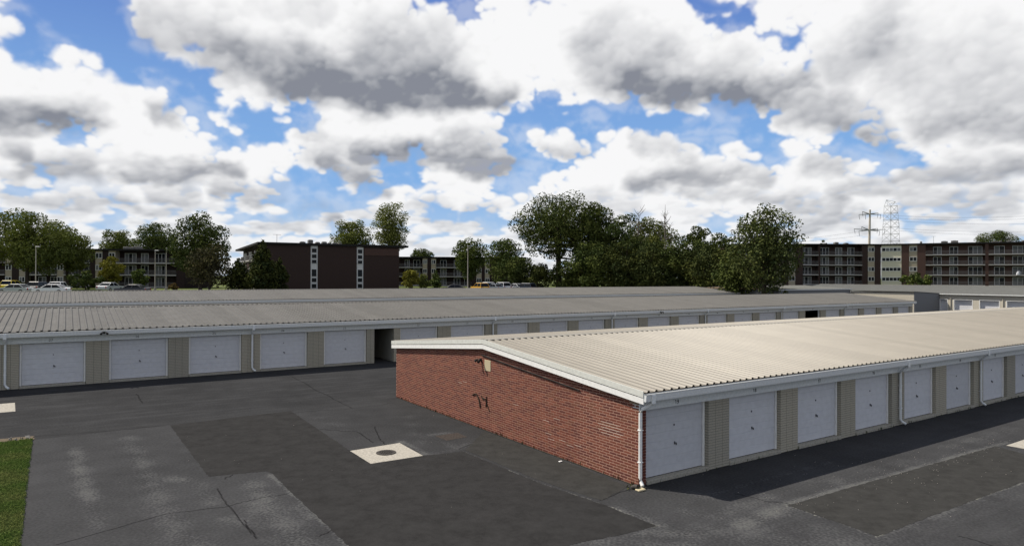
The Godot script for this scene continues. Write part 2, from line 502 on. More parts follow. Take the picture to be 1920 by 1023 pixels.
	for y in h:
		var el := el1 - y * step
		var sky_col := air(el)
		var low := 1.0 - smoothstep(2.0, 8.0, el)
		var fade_y := smoothstep(el1, el1 - 4.0, el)
		for x in w:
			var i := y * w + x
			var az := az0 + x * step
			var f := fade_y * smoothstep(-47.0, -43.0, az) * smoothstep(47.0, 43.0, az)
			var hv := hole[i] + edge[i] * 0.25
			var cv := cover[i] * (1.0 - smoothstep(0.1, 0.7, hv))
			cv = maxf(cv, (1.0 - smoothstep(-1.5, -0.7, hv)) * (1.0 - low))
			var under := band[maxi(0, y - 6) * w + x] - band[i]      # below a far cloud
			# light from the upper left: billow tops bright, hollows and flat bases grey
			var b0 := 0.6 * lump[i] + 0.4 * fluff[i]
			var gv := grey[i] * (1.05 + 0.22 * soft[i]) + (0.60 - b0) * (0.28 + 0.38 * grey[i]) + low * clampf(under * 1.3, 0.0, 0.4)
			gv = clampf(gv, 0.0, 1.0) * (1.0 - 0.25 * smoothstep(-0.8, 0.0, hv))
			var cloud := Vector3(0.945, 0.945, 0.95).lerp(Vector3(0.245, 0.262, 0.305), gv)
			cloud = cloud.lerp(Vector3(0.70, 0.74, 0.80), low * 0.25)
			cv = maxf(cv, 0.30 * smoothstep(-0.25, 0.6, soft[i] + 0.5 * edge[i]) * (1.0 - smoothstep(0.2, 1.1, hv)))   # thin veils
			var col := sky_col.lerp(cloud, cv)
			var out := Color(col.x, col.y, col.z).linear_to_srgb()
			if f < 1.0:
				out = big.get_pixel((gx0 + x) % 4096, gy0 + y).lerp(out, f)
			region.set_pixel(x, y, out)
	var first := mini(w, 4096 - gx0)
	big.blit_rect(region, Rect2i(0, 0, first, h), Vector2i(gx0, gy0))
	if first < w: big.blit_rect(region, Rect2i(first, 0, w - first, h), Vector2i(0, gy0))
	var pm := PanoramaSkyMaterial.new()
	pm.panorama = ImageTexture.create_from_image(big)
	pm.energy_multiplier = 0.8
	var s := Sky.new()
	s.sky_material = pm
	return s

# ------------------------------------------------------------------ garages
func extrude_x(poly: Array, x0: float, x1: float) -> ArrayMesh:     # poly: Vector2(z, y)
	var st := tool_()
	var flat := PackedVector2Array(poly)
	if not Geometry2D.is_polygon_clockwise(flat): flat.reverse()
	var n := flat.size()
	for i in n:
		var a := flat[i]; var b := flat[(i + 1) % n]
		var nn := Vector3(0, -(b.x - a.x), (b.y - a.y)).normalized()
		var mid := (a + b) * 0.5 + Vector2(nn.z, nn.y) * 0.002
		if Geometry2D.is_point_in_polygon(mid, flat): nn = -nn
		tri(st, Vector3(x0, a.y, a.x), Vector3(x1, a.y, a.x), Vector3(x1, b.y, b.x), nn)
		tri(st, Vector3(x0, a.y, a.x), Vector3(x1, b.y, b.x), Vector3(x0, b.y, b.x), nn)
	var idx := Geometry2D.triangulate_polygon(flat)
	for e in [[x0, -1.0], [x1, 1.0]]:
		for k in range(0, idx.size(), 3):
			tri(st, Vector3(e[0], flat[idx[k]].y, flat[idx[k]].x), Vector3(e[0], flat[idx[k + 1]].y, flat[idx[k + 1]].x), Vector3(e[0], flat[idx[k + 2]].y, flat[idx[k + 2]].x), Vector3(e[1], 0, 0))
	return st.commit()

func strip_x(line: Array, x0: float, x1: float) -> ArrayMesh:        # an open folded sheet
	var st := tool_()
	for i in range(line.size() - 1):
		var a: Vector2 = line[i]; var b: Vector2 = line[i + 1]
		quad(st, Vector3(x0, a.y, a.x), Vector3(x0, b.y, b.x), Vector3(x1, b.y, b.x), Vector3(x1, a.y, a.x))
	return st.commit()

func roof_panel_mesh(width: float, ribs: int, lo: Vector2, hi: Vector2, rib_h := 0.036) -> ArrayMesh:   # lo, hi: (z, y) of the eave and ridge edges
	var prof := []
	var p := width / ribs
	prof.append(Vector2(0, 0))
	for k in ribs:
		var c := p * (k + 0.5)
		prof.append_array([Vector2(c - 0.062, 0), Vector2(c - 0.026, rib_h), Vector2(c + 0.026, rib_h), Vector2(c + 0.062, 0)])
	prof.append(Vector2(width, 0))
	var st := tool_()
	for i in range(prof.size() - 1):
		var a: Vector2 = prof[i]; var b: Vector2 = prof[i + 1]
		quad(st, Vector3(a.x, lo.y + a.y, lo.x), Vector3(a.x, hi.y + a.y, hi.x), Vector3(b.x, hi.y + b.y, hi.x), Vector3(b.x, lo.y + b.y, lo.x))
	return st.commit()

func door_mesh() -> Array:                                  # one section of an overhead door: two bevelled boards with a groove between
	var st := tool_()
	var half := bevel_box(Vector3(DOOR_W - 0.19, 0.2455, 0.04), 0.0065)
	st.append_from(half, 0, Transform3D(Basis(), Vector3(0, 0.123, 0)))
	st.append_from(half, 0, Transform3D(Basis(), Vector3(0, 0.370, 0)))
	return [st.commit()]

func handle_mesh() -> ArrayMesh:
	var st := tool_()
	bx(st, Vector3(0, 0, 0.012), Vector3(0.035, 0.085, 0.02))
	bx(st, Vector3(0.045, -0.03, 0.035), Vector3(0.022, 0.07, 0.025))
	bx(st, Vector3(0.02, 0.0, 0.03), Vector3(0.07, 0.016, 0.018))
	return st.commit()

func pier_meshes(width: float, top: float) -> Array:
	var key := "pier%.2f" % width
	if box_cache.has(key): return box_cache[key]
	var st := tool_()
	bx(st, Vector3(width * 0.5, top * 0.5, -0.132), Vector3(width - 0.016, top, 0.25))
	var core := st.commit()
	st = tool_()
	var stacks := maxi(1, int(roundf(width / 0.33)))
	var sw := width / stacks
	var rows := int(top / 0.0815)
	for j in rows:
		for s in stacks:
			var y := 0.0815 * (j + 0.5)
			bx(st, Vector3(sw * (s + 0.5), y, -0.13 + rng.randf_range(-0.0015, 0.0015)), Vector3(sw - 0.013, 0.0685, 0.26))
	var out := [core, st.commit()]
	box_cache[key] = out
	return out

func number_mesh(text: String) -> TextMesh:
	var key := "t" + text
	if box_cache.has(key): return box_cache[key]
	var t := TextMesh.new()
	var f := SystemFont.new()
	f.font_names = PackedStringArray(["Droid Sans"])
	t.font = f
	t.text = text
	t.font_size = 32
	t.pixel_size = 0.155 / 32.0
	t.depth = 0.006
	box_cache[key] = t
	return t

func garage_door(g: Node3D, left: float, k: int, shades: int) -> void:
	var d := Node3D.new()
	d.name = "door"
	g.add_child(d, true)
	d.position = Vector3(left + DOOR_W * 0.5, 0.12, -0.2)
	var m: Material = M.door[shades % 3]
	for j in 4:
		put(d, "panel", M.door_section, m, Vector3(0, j * 0.494, 0))
	put(d, "bottom_seal", box_mesh(Vector3(DOOR_W - 0.19, 0.022, 0.03)), M.dark, Vector3(0, -0.008, 0.0))
	put(d, "handle", M.handle_shape, M.lock, Vector3(0.02, 0.86, 0.02))
	put(d, "lock", box_mesh(Vector3(0.032, 0.055, 0.02)), M.lock, Vector3(0.0, 1.40, 0.03))

func downspout(g: Node3D, x: float, corner := false) -> void:
	var pts := [Vector3(x, 2.46, 0.33), Vector3(x, 2.36, 0.32), Vector3(x - (0.14 if corner else 0.0), 2.20, 0.12), Vector3(x - (0.17 if corner else 0.0), 2.08, 0.07), Vector3(x - (0.17 if corner else 0.0), 1.0, 0.07), Vector3(x - (0.17 if corner else 0.0), 0.26, 0.07), Vector3(x - (0.18 if corner else -0.05), 0.15, 0.11), Vector3(x - (0.21 if corner else -0.16), 0.07, 0.20)]
	var r := 0.052
	var st := tool_()
	tube(st, pts, [r, r, r, r, r, r, r, r], 10)
	var p := put(g, "downspout", st.commit(), M.white if corner else M.trim)
	for y in [1.6, 0.7]:
		put(p, "strap", box_mesh(Vector3(0.122, 0.022, 0.115)), M.white if corner else M.trim, Vector3(pts[4].x, y, 0.065))
	put(g, "gutter_outlet", bevel_box(Vector3(0.14, 0.26, 0.05), 0.01), M.trim, Vector3(x, 2.5, 0.405))

# openings: [left, right, kind, number]
func garage(called: String, label: String, at: Vector3, x0: float, x1: float, openings: Array, opt: Dictionary) -> Node3D:
	var g := thing(called, label, "garage", at, 0.0, "rows of lock-up garages")
	var wide := HALF * 2.0
	var top := 2.12
	# walls of the front: brick piers between the openings
	var edges := [x0]
	for o in openings:
		edges.append(o[0]); edges.append(o[1])
	edges.append(x1)
	for i in range(0, edges.size(), 2):
		var w: float = edges[i + 1] - edges[i]
		if w < 0.05: continue
		if i == 0 and opt.get("red_corner", false): continue
		var pm := pier_meshes(w, top)
		var p := put(g, "pier", pm[0], M.mortar_cream, Vector3(edges[i], 0, 0))
		var b := put(p, "bricks", pm[1], M.cream[(i / 2) % 3])
		b.set_meta("kind", "stuff")
	for o in openings:
		if o[2] == "gap":
			for s in [[o[0] - 0.2, o[0] - 0.02], [o[1] + 0.02, o[1] + 0.2]]:
				box(g, "passage_wall", M.inside, Vector3(s[0], 0.0, -wide + 0.2), Vector3(s[1], 2.58, -0.27))
			continue
		box(g, "sill", M.sill, Vector3(o[0] + 0.01, -0.02, -0.30), Vector3(o[1] - 0.01, 0.105, 0.035), 0.012)
		for s in [[o[0], o[0] + 0.09], [o[1] - 0.09, o[1]]]:
			box(g, "door_jamb", M.white, Vector3(s[0] + 0.003, 0.108, -0.255), Vector3(s[1] - 0.003, top - 0.003, -0.14), 0.006)
		if o[2] == "door":
			garage_door(g, o[0], 0, int(o[0] * 7.0) & 15)
		if o.size() > 3 and o[3] != "":
			put(g, "door_number", number_mesh(o[3]), M.digit, Vector3((o[0] + o[1]) * 0.5 - 0.1, 2.245, 0.025))
	box(g, "header", M.trim, Vector3(x0 + 0.0, top, -0.26), Vector3(x1, 2.47, 0.02), 0.008)
	box(g, "fascia", M.trim, Vector3(x0 - 0.10, 2.45, 0.03), Vector3(x1 + 0.10, 2.64, 0.272), 0.006)
	# gutter in lengths
	var gl: float = opt.get("gutter_len", 12.0)
	var gx := x0 - 0.115
	while gx < x1 + 0.1:
		var ge := minf(gx + gl, x1 + 0.115)
		var gut := put(g, "gutter", strip_x([Vector2(0.276, 2.66), Vector2(0.276, 2.445), Vector2(0.392, 2.445), Vector2(0.398, 2.47), Vector2(0.404, 2.61), Vector2(0.414, 2.652), Vector2(0.396, 2.658), Vector2(0.394, 2.64)], gx, ge - 0.004), M.gutter)
		put(gut, "end_cap", extrude_x([Vector2(0.276, 2.65), Vector2(0.276, 2.445), Vector2(0.392, 2.445), Vector2(0.404, 2.62)], gx - 0.004, gx + 0.004), M.trim)
		gx = ge
	for x in opt.get("spouts", []): downspout(g, x)
	# roof
	var lo := Vector2(0.335, 2.698); var hi := Vector2(-HALF, 3.452)
	put(g, "roof_deck", extrude_x([Vector2(0.27, 2.655), Vector2(-HALF, 3.43), Vector2(-wide - 0.27, 2.655), Vector2(-wide - 0.27, 2.60), Vector2(0.27, 2.60)], x0 + 0.03, x1 - 0.03), M.wood)
	var count := int(roundf((x1 - x0 + 0.23) / 0.915))
	var pw := (x1 - x0 + 0.23) / count
	var front := roof_panel_mesh(pw, 3, lo, hi, opt.get("rib", 0.048))
	var back := roof_panel_mesh(pw, 3, Vector2(-wide - 0.335, 2.698), hi, opt.get("rib", 0.048))
	for k in count:
		var t := rng.randf_range(-0.0015, 0.0015)
		var tone: Material = opt.roof[[0, 0, 1, 0, 2, 0, 1, 2][rng.randi() % 8]]
		put(g, "roof_panel", front, tone, Vector3(x0 - 0.115 + pw * k, t, 0))
		put(g, "roof_panel", back, tone, Vector3(x0 - 0.115 + pw * k, t, 0))
	put(g, "ridge_cap", strip_x([Vector2(-HALF + 0.20, 3.474), Vector2(-HALF + 0.02, 3.503), Vector2(-HALF - 0.02, 3.503), Vector2(-HALF - 0.20, 3.474)], x0 - 0.11, x1 + 0.11), opt.ridge)
	# ends
	for e in [[x0, -1.0], [x1, 1.0]]:
		var xe: float = e[0]; var s: float = e[1]
		var xa := xe + s * 0.115
		for side in [0, 1]:
			var eave := Vector2(0.30, 2.73) if side == 0 else Vector2(-wide - 0.30, 2.73)
			var peak := Vector2(-HALF, 3.487)
			var cuts := [0.0, 0.36, 0.68, 1.0] if side == 0 else [0.0, 0.4, 0.7, 1.0]
			for c in 3:
				var a := eave.lerp(peak, cuts[c]); var b := eave.lerp(peak, cuts[c + 1])
				var gap := Vector2(0.002, 0) * (1.0 if side == 1 else -1.0)
				a += gap; b -= gap
				put(g, "rake_flashing", extrude_x([a, b, b - Vector2(0, 0.175), a - Vector2(0, 0.175)], minf(xa, xa + s * 0.022), maxf(xa, xa + s * 0.022)), M.flash)
				put(g, "rake_board", extrude_x([a - Vector2(0, 0.20), b - Vector2(0, 0.20), b - Vector2(0, 0.365), a - Vector2(0, 0.365)], minf(xa - s * 0.02, xa + s * 0.012), maxf(xa - s * 0.02, xa + s * 0.012)), M.white)
		if not (s < 0.0 and opt.get("red_corner", false)):
			var end_wall := put(g, "end_wall", extrude_x([Vector2(-0.262, 0), Vector2(-0.262, 2.6), Vector2(-HALF, 3.36), Vector2(-wide, 2.6), Vector2(-wide, 0)], minf(xe, xe - s * 0.22), maxf(xe, xe - s * 0.22)), opt.get("end", M.brick[0]))
			end_wall.set_meta("label", "plain end wall under the gable")
	# back
	var bx0 := x0
	for o in openings:
		if o[2] == "gap":
			box(g, "back_wall", M.cream[1], Vector3(bx0 + 0.23, 0, -wide), Vector3(o[0], 2.59, -wide + 0.19))
			bx0 = o[1] - 0.23
	box(g, "back_wall", M.cream[1], Vector3(bx0 + 0.23, 0, -wide), Vector3(x1 - 0.23, 2.59, -wide + 0.19))
	return g

func brick_gable(g: Node3D) -> void:                       # the red brick end wall of the near garage
	var wide := HALF * 2.0
	var wall := put(g, "end_wall", extrude_x([Vector2(-0.012, 0), Vector2(-0.012, 2.6), Vector2(-HALF, 3.36), Vector2(-wide + 0.012, 2.6), Vector2(-wide + 0.012, 0)], 0.0008, 0.25), M.mortar)
	wall.set_meta("label", "red brick gable wall with pale pinkish mortar")
	var spots := []
	var pitch := 0.305
	for j in 41:
		var y := 0.0815 * j
		var off := (0.0 if j % 2 == 0 else -pitch * 0.5) + rng.randf_range(-0.006, 0.006)
		var p := off
		while p < wide:
			var a := maxf(p + 0.0085, 0.0); var b := minf(p + pitch - 0.0085, wide)
			p += pitch
			if b - a < 0.05: continue
			var under := 2.40 + (3.155 - 2.40) * (1.0 - absf((a + b) * 0.5 - HALF) / HALF)
			if y + 0.04 > under + 0.16: continue
			if a > 7.90 and b < 8.38 and y > 2.27 and y + 0.0815 < 2.72: continue       # the plate covers the wall here
			spots.append([a, b, y])
	spots.sort_custom(func(q, r): return q[0] < r[0])
	var rest := []
	for t in 5: rest.append(tool_())
	for i in spots.size():
		var s = spots[i]
		var len_: float = s[1] - s[0]
		var t := rng.randi() % 5
		var at := Vector3(0.0492 - rng.randf_range(0.0, 0.0008), s[2] + 0.041, -(s[0] + s[1]) * 0.5)
		if i < 300:
			var b := put(wall, "brick", bevel_box(Vector3(0.10, 0.0650, snappedf(len_, 0.01)), 0.004), M.brick[t], at)
			b.rotation.y = rng.randf_range(-0.002, 0.002)
		else:
			bx(rest[t], at, Vector3(0.10, 0.0650, len_))
	for t in 5:
		var b := put(wall, "bricks", rest[t].commit(), M.brick[t])
		b.set_meta("kind", "stuff")
	# the corner return beside the first door
	var corner := put(g, "corner_pier", box_mesh(Vector3(0.262, 2.2, 0.24)), M.mortar, Vector3(0.145, 1.1, -0.132))
	var st := tool_(); var st2 := tool_()
	for j in 27:
		var y := 0.0815 * (j + 0.5) - 1.1
		if j % 2 == 0:
			bx(st, Vector3(-0.0, y, 0.01), Vector3(0.272, 0.0650, 0.24))
		else:
			bx(st2, Vector3(-0.09, y, 0.01), Vector3(0.092, 0.0650, 0.24))
			bx(st2, Vector3(0.051, y, 0.01), Vector3(0.17, 0.0650, 0.24))
	put(corner, "bricks", st.commit(), M.brick[3]).set_meta("kind", "stuff")
	put(corner, "bricks", st2.commit(), M.brick[1]).set_meta("kind", "stuff")
	# repointed joints, paler than the rest
	var pale := tool_()
	for r in [[0.75, 1.2225, 4, 5]]:
		for j in r[3]:
			bx(pale, Vector3(0.0040, r[1] + 0.0815 * j, -(r[0] + 0.45)), Vector3(0.008, 0.014, 0.8 + 0.3 * (j % 2)))
	for q in [[4.1, 0.5], [4.25, 0.66], [3.5, 0.55], [3.8, 1.2], [4.4, 1.05], [3.1, 0.5], [2.7, 0.6], [9.9, 1.62], [10.3, 1.55], [6.2, 1.3]]:
		var yy: float = roundf(q[1] / 0.0815) * 0.0815
		bx(pale, Vector3(0.0040, yy, -q[0]), Vector3(0.0095, 0.012, 0.34))
		bx(pale, Vector3(0.0040, yy + 0.04, -q[0] - 0.15), Vector3(0.0095, 0.07, 0.011))
	put(wall, "pale_joints", pale.commit(), M.mortar_pale).set_meta("kind", "stuff")
	box(g, "wall_plate", M.plate, Vector3(-0.012, 2.28, -8.36), Vector3(0.03, 2.70, -7.92), 0.006).set_meta("label", "stained beige plate set in the brick under the gable peak")
	put(g, "conduit", tube_mesh([Vector3(-0.03, 2.86, -8.55), Vector3(-0.03, 2.34, -2.6)], [0.022, 0.022], 6), M.dark)
	box(g, "top_plate", M.wood, Vector3(-0.03, 2.30, -0.35), Vector3(0.005, 2.40, -0.02))

func flood_light(at: Vector3, face: float, label: String) -> void:
	var t := thing("flood_light", label, "light fixture", at, face, "flood lights on the garages")
	t.scale = Vector3.ONE * 0.8
	put(t, "junction_box", bevel_box(Vector3(0.13, 0.13, 0.08), 0.012), M.dark, Vector3(0, 0, 0.042))
	for s in [-1.0, 1.0]:
		var arm := put(t, "arm", tube_mesh([Vector3(0, 0, 0.07), Vector3(0.10 * s, 0.02, 0.14)], [0.016, 0.016], 6), M.dark)
		put(arm, "lamp_head", tube_mesh([Vector3(0.09 * s, 0.03, 0.12), Vector3(0.13 * s, -0.02, 0.20), Vector3(0.17 * s, -0.07, 0.27)], [0.035, 0.05, 0.075], 10), M.dark)

func build_garages() -> void:
	M.door_section = door_mesh()[0]
	M.handle_shape = handle_mesh()
	# near garage
	var op := []
	for k in 19:
		op.append([0.285 + BAY * k, 0.285 + BAY * k + DOOR_W, "door", str(19 - k)])
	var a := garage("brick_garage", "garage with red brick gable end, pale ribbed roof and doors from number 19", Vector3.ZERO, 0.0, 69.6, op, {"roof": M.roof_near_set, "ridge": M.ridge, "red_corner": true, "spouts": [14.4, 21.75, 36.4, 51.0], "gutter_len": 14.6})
	downspout(a, 0.16, true)
	brick_gable(a)
	flood_light(Vector3(-0.005, 2.66, -8.62), -PI / 2, "dark flood light under the gable peak of the brick wall")
	# second row
	op = []
	for k in 7:
		op.append([-22.6 + BAY * k, -22.6 + BAY * k + DOOR_W, "door", str(29 - k)])
	op.append([2.45, 3.75, "gap"])
	for k in 18:
		op.append([4.20 + BAY * k, 4.20 + BAY * k + DOOR_W, "open" if k == 12 else "door", str(22 - k)])
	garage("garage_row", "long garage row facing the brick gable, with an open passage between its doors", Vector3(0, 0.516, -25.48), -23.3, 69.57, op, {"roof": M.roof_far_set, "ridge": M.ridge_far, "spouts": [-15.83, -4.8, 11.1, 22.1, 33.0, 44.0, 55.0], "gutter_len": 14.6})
	flood_light(Vector3(-11.9, 3.06, -25.06), 0.0, "twin flood light on the gutter above door 26")
	flood_light(Vector3(27.1, 3.06, -25.06), 0.0, "twin flood light on the gutter of the passage row, far from the passage")
	# third row
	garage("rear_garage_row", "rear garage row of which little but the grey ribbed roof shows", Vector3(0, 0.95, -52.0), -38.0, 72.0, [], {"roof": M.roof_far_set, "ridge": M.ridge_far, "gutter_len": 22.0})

# ------------------------------------------------------------------ ground
func terrain_sheet(u0: float, u1: float, vs: Array, lift: float, uv_box := []) -> ArrayMesh:
	var st := tool_()
	for i in range(vs.size() - 1):
		var va: float = vs[i]; var vb: float = vs[i + 1]
		var q := [Vector3(u0, terrain(va) + lift, -va), Vector3(u0, terrain(vb) + lift, -vb), Vector3(u1, terrain(vb) + lift, -vb), Vector3(u1, terrain(va) + lift, -va)]
		var n: Vector3 = (q[2] - q[0]).cross(q[1] - q[0]).normalized()
		for k in [0, 1, 2, 0, 2, 3]:
			st.set_normal(n)
			if uv_box.size() > 0:
				st.set_uv(Vector2((q[k].x - uv_box[0]) / uv_box[2], (-q[k].z - uv_box[1]) / uv_box[3]))
			st.add_vertex(q[k])
	return st.commit()

const YU := -18.0
const YV := -9.0
const YW := 46.0
const YH := 35.0

func stroke(field: PackedFloat32Array, w: int, h: int, pts: Array, width: float, power: float) -> void:
	var s := w / YW
	for i in range(pts.size() - 1):
		var p0 := on_ground(pts[i][0], pts[i][1]); var p1 := on_ground(pts[i + 1][0], pts[i + 1][1])
		var a := Vector2((p0.x - YU) * s, (-p0.z - YV) * s); var b := Vector2((p1.x - YU) * s, (-p1.z - YV) * s)
		var r := width * s
		var ab := b - a
		var l2 := maxf(ab.length_squared(), 1e-6)
		for y in range(maxi(0, int(minf(a.y, b.y) - r * 2)), mini(h - 1, int(maxf(a.y, b.y) + r * 2)) + 1):
			for x in range(maxi(0, int(minf(a.x, b.x) - r * 2)), mini(w - 1, int(maxf(a.x, b.x) + r * 2)) + 1):
				var p := Vector2(x, y)
				var t := clampf((p - a).dot(ab) / l2, 0.0, 1.0)
				var d := p.distance_to(a + ab * t)
				var k := y * w + x
				field[k] = maxf(field[k], power * (1.0 - smoothstep(0.0, r * 2.0, d)))

func crack(field: PackedFloat32Array, w: int, h: int, pts: Array, width: float) -> void:
	var fine := []
	for i in range(pts.size() - 1):
		for k in 7:
			var t := k / 7.0
			fine.append([lerpf(pts[i][0], pts[i + 1][0], t) + rng.randf_range(-2.2, 2.2), lerpf(pts[i][1], pts[i + 1][1], t) + rng.randf_range(-1.0, 1.0)])
	fine.append(pts[-1])
	stroke(field, w, h, fine, width, 1.0)

func yard_texture() -> ImageTexture:
	var w := 1728
	var h := int(1728 * YH / YW)
	var big := noise_bytes(w, h, 31, 0.004, 4, 1.0)
	var mid := noise_bytes(w, h, 32, 0.02, 5, 1.0)
	var fine := noise_bytes(w, h, 33, 0.30, 3, 1.0)
	var lanes := noise_bytes(w, h, 34, 0.006, 5, 9.0)          # long streaks worn along the aisles
	var wear := PackedFloat32Array(); wear.resize(w * h)
	var dark := PackedFloat32Array(); dark.resize(w * h)
	var line := PackedFloat32Array(); line.resize(w * h)
	for s in [[[[140, 840], [150, 890], [165, 935]], 0.26, 0.75], [[[165, 935], [180, 990]], 0.22, 0.45], [[[240, 820], [262, 860], [290, 925]], 0.30, 0.6], [[[290, 925], [330, 1000], [370, 1030]], 0.35, 0.55], [[[320, 898], [352, 900]], 0.3, 0.8], [[[375, 905], [395, 945]], 0.25, 0.5],
		[[[470, 905], [500, 940]], 0.3, 0.75], [[[490, 945], [560, 1015]], 0.5, 0.65], [[[425, 972], [475, 985]], 0.3, 0.55], [[[505, 890], [580, 955], [655, 1025]], 0.12, 0.8], [[[560, 948], [590, 968]], 0.3, 0.7], [[[640, 990], [660, 1012]], 0.3, 0.6],
		[[[752, 828], [798, 851]], 0.16, 0.85], [[[798, 852], [830, 850], [880, 832]], 0.25, 0.5], [[[765, 780], [790, 830]], 0.3, 0.4], [[[600, 785], [680, 815]], 0.4, 0.35], [[[808, 815], [840, 812]], 0.2, 0.6], [[[830, 830], [855, 838]], 0.25, 0.5],
		[[[1150, 955], [1245, 985]], 0.25, 0.7], [[[1190, 1000], [1290, 1002]], 0.35, 0.75], [[[1290, 960], [1350, 972]], 0.25, 0.6], [[[1360, 962], [1440, 932]], 0.3, 0.55], [[[1390, 985], [1475, 950]], 0.35, 0.9], [[[1290, 1005], [1400, 992]], 0.5, 0.5],
		[[[1475, 946], [1590, 914], [1700, 884], [1890, 829]], 0.17, 1.0], [[[1530, 905], [1600, 900]], 0.4, 0.5], [[[1640, 880], [1740, 862]], 0.3, 0.35], [[[1780, 838], [1920, 800]], 0.25, 0.45], [[[1400, 1000], [1640, 1035]], 1.0, 0.5], [[[1650, 1004], [1780, 955], [1920, 896]], 0.2, 0.7], [[[1700, 985], [1920, 900]], 0.5, 0.35], [[[1080, 1012], [1300, 1026]], 0.4, 0.55], [[[1280, 945], [1330, 928], [1450, 895], [1560, 866]], 0.12, 0.5], [[[1300, 925], [1340, 935]], 0.2, 0.4], [[[1000, 1010], [1150, 1000]], 0.3, 0.5], [[[1500, 1000], [1650, 1010]], 0.8, 0.4]]:
		stroke(wear, w, h, s[0], s[1], s[2])
	for c in [[[105, 1022], [300, 965], [420, 950], [470, 938], [540, 925]], [[405, 915], [425, 945], [470, 1000]], [[545, 705], [600, 735], [660, 766], [740, 755]], [[660, 766], [560, 772], [450, 788], [320, 797]], [[60, 819], [200, 808], [310, 798]], [[600, 805], [670, 810], [700, 830]], [[703, 800], [708, 820], [722, 833]], [[860, 842], [935, 812]], [[1125, 938], [1182, 917]], [[255, 738], [266, 756]], [[1380, 925], [1440, 940], [1490, 946]], [[600, 1005], [620, 995]], [[420, 898], [435, 890]], [[455, 975], [480, 1010]], [[1800, 1005], [1920, 1040]]]:
		crack(dark, w, h, c, 0.016)
	for c in [[[868, 846], [1010, 905], [1130, 945], [1232, 986]], [[1232, 986], [1170, 1000], [1080, 1018]], [[1475, 948], [1560, 975], [1645, 1007]], [[1645, 1007], [1720, 975], [1920, 905]]]:
		crack(line, w, h, c, 0.018)
	var data := PackedByteArray()
	data.resize(w * h * 3)
	var ramp := PackedByteArray()
	ramp.resize(1001)
	for i in 1001:
		ramp[i] = int(clampf(Color(i / 1000.0, 0, 0).linear_to_srgb().r * 255.0, 0, 255))
	for y in h:
		var v := YV + y / float(w) * YW
		var seal := lerpf(lerpf(0.87, 0.76, smoothstep(-1.5, 0.5, v)), 0.70, smoothstep(15.68, 15.74, v))
		var x_old := int((-5.55 - YU) / YW * w) if v < 15.7 else 0      # the older, paler sealing ends here
		var aisle := smoothstep(14.0, 18.0, v) * 0.9 + smoothstep(-0.5, -2.0, v) * 0.35
		for x in w:
			var i := y * w + x
			var f := fine[i] / 127.5 - 1.0
			var m := mid[i] / 127.5 - 1.0
			var t := 0.050 * (0.90 if x < x_old else seal) * (1.0 + 0.16 * (big[i] / 127.5 - 1.0) + 0.14 * m + 0.30 * f + aisle * 0.55 * maxf(0.0, lanes[i] / 127.5 - 1.0 + 0.15 * f))
			var wr := wear[i]
			if wr > 0.02:
				t += 0.048 * wr * smoothstep(0.30, 0.95, wr * 0.6 + 0.40 * m + 0.62 * f + 0.22)
			t += 0.11 * line[i] * smoothstep(-0.15, 0.4, m + f)
			t *= 1.0 - 0.75 * dark[i]
			var o := i * 3
			data[o] = ramp[clampi(int(t * 975.0), 0, 1000)]
			data[o + 1] = ramp[clampi(int(t * 990.0), 0, 1000)]
			data[o + 2] = ramp[clampi(int(t * (1035.0 - 2000.0 * maxf(0.0, t - 0.055))), 0, 1000)]
	var im := Image.create_from_data(w, h, false, Image.FORMAT_RGB8, data)
	return ImageTexture.create_from_image(im)

func ground_poly(px: Array) -> Array:
	var out := []
	for p in px: out.append(on_ground(p[0], p[1]))
	return out

func rough_edge(poly: Array, amount: float, every: float) -> Array:     # the same outline, broken up a little
	var out := []
	for i in poly.size():
		var a: Vector3 = poly[i]; var b: Vector3 = poly[(i + 1) % poly.size()]
		var n := maxi(1, int(a.distance_to(b) / every))
		for k in n:
			var p := a.lerp(b, k / float(n))
			if k > 0: p += Vector3(rng.randf_range(-amount, amount), 0, rng.randf_range(-amount, amount))
			out.append(p)
	return out

func slab(poly: Array, height: float) -> ArrayMesh:
	var st := tool_()
	var n := poly.size()
	var c := Vector3.ZERO
	for p in poly: c += p / n
	for i in n:
		var a: Vector3 = poly[i]; var b: Vector3 = poly[(i + 1) % n]
		var up := Vector3(0, height, 0); var dn := Vector3(0, -0.1, 0)
		var ai := a.lerp(c, 0.012) + up; var bi := b.lerp(c, 0.012) + up
		face_from(st, [a + dn, b + dn, b + up * 0.6, a + up * 0.6], c)
		face_from(st, [a + up * 0.6, b + up * 0.6, bi, ai], c + Vector3(0, -0.4, 0))
		face_from(st, [ai, bi, c + up], c + Vector3(0, -1, 0))
	return st.commit()

func face_from(st: SurfaceTool, f: Array, centre: Vector3) -> void:
	var q := []
	for p in f: q.append(p - centre)
	var n: Vector3 = (q[2] - q[0]).cross(q[1] - q[0]).normalized()
	if n.dot((q[0] + q[1] + q[2]) / 3.0) < 0.0:
		q.reverse()
		n = -n
	st.set_normal(n)
	for i in range(1, q.size() - 1):
		for p in [q[0], q[i], q[i + 1]]: st.add_vertex(p + centre)

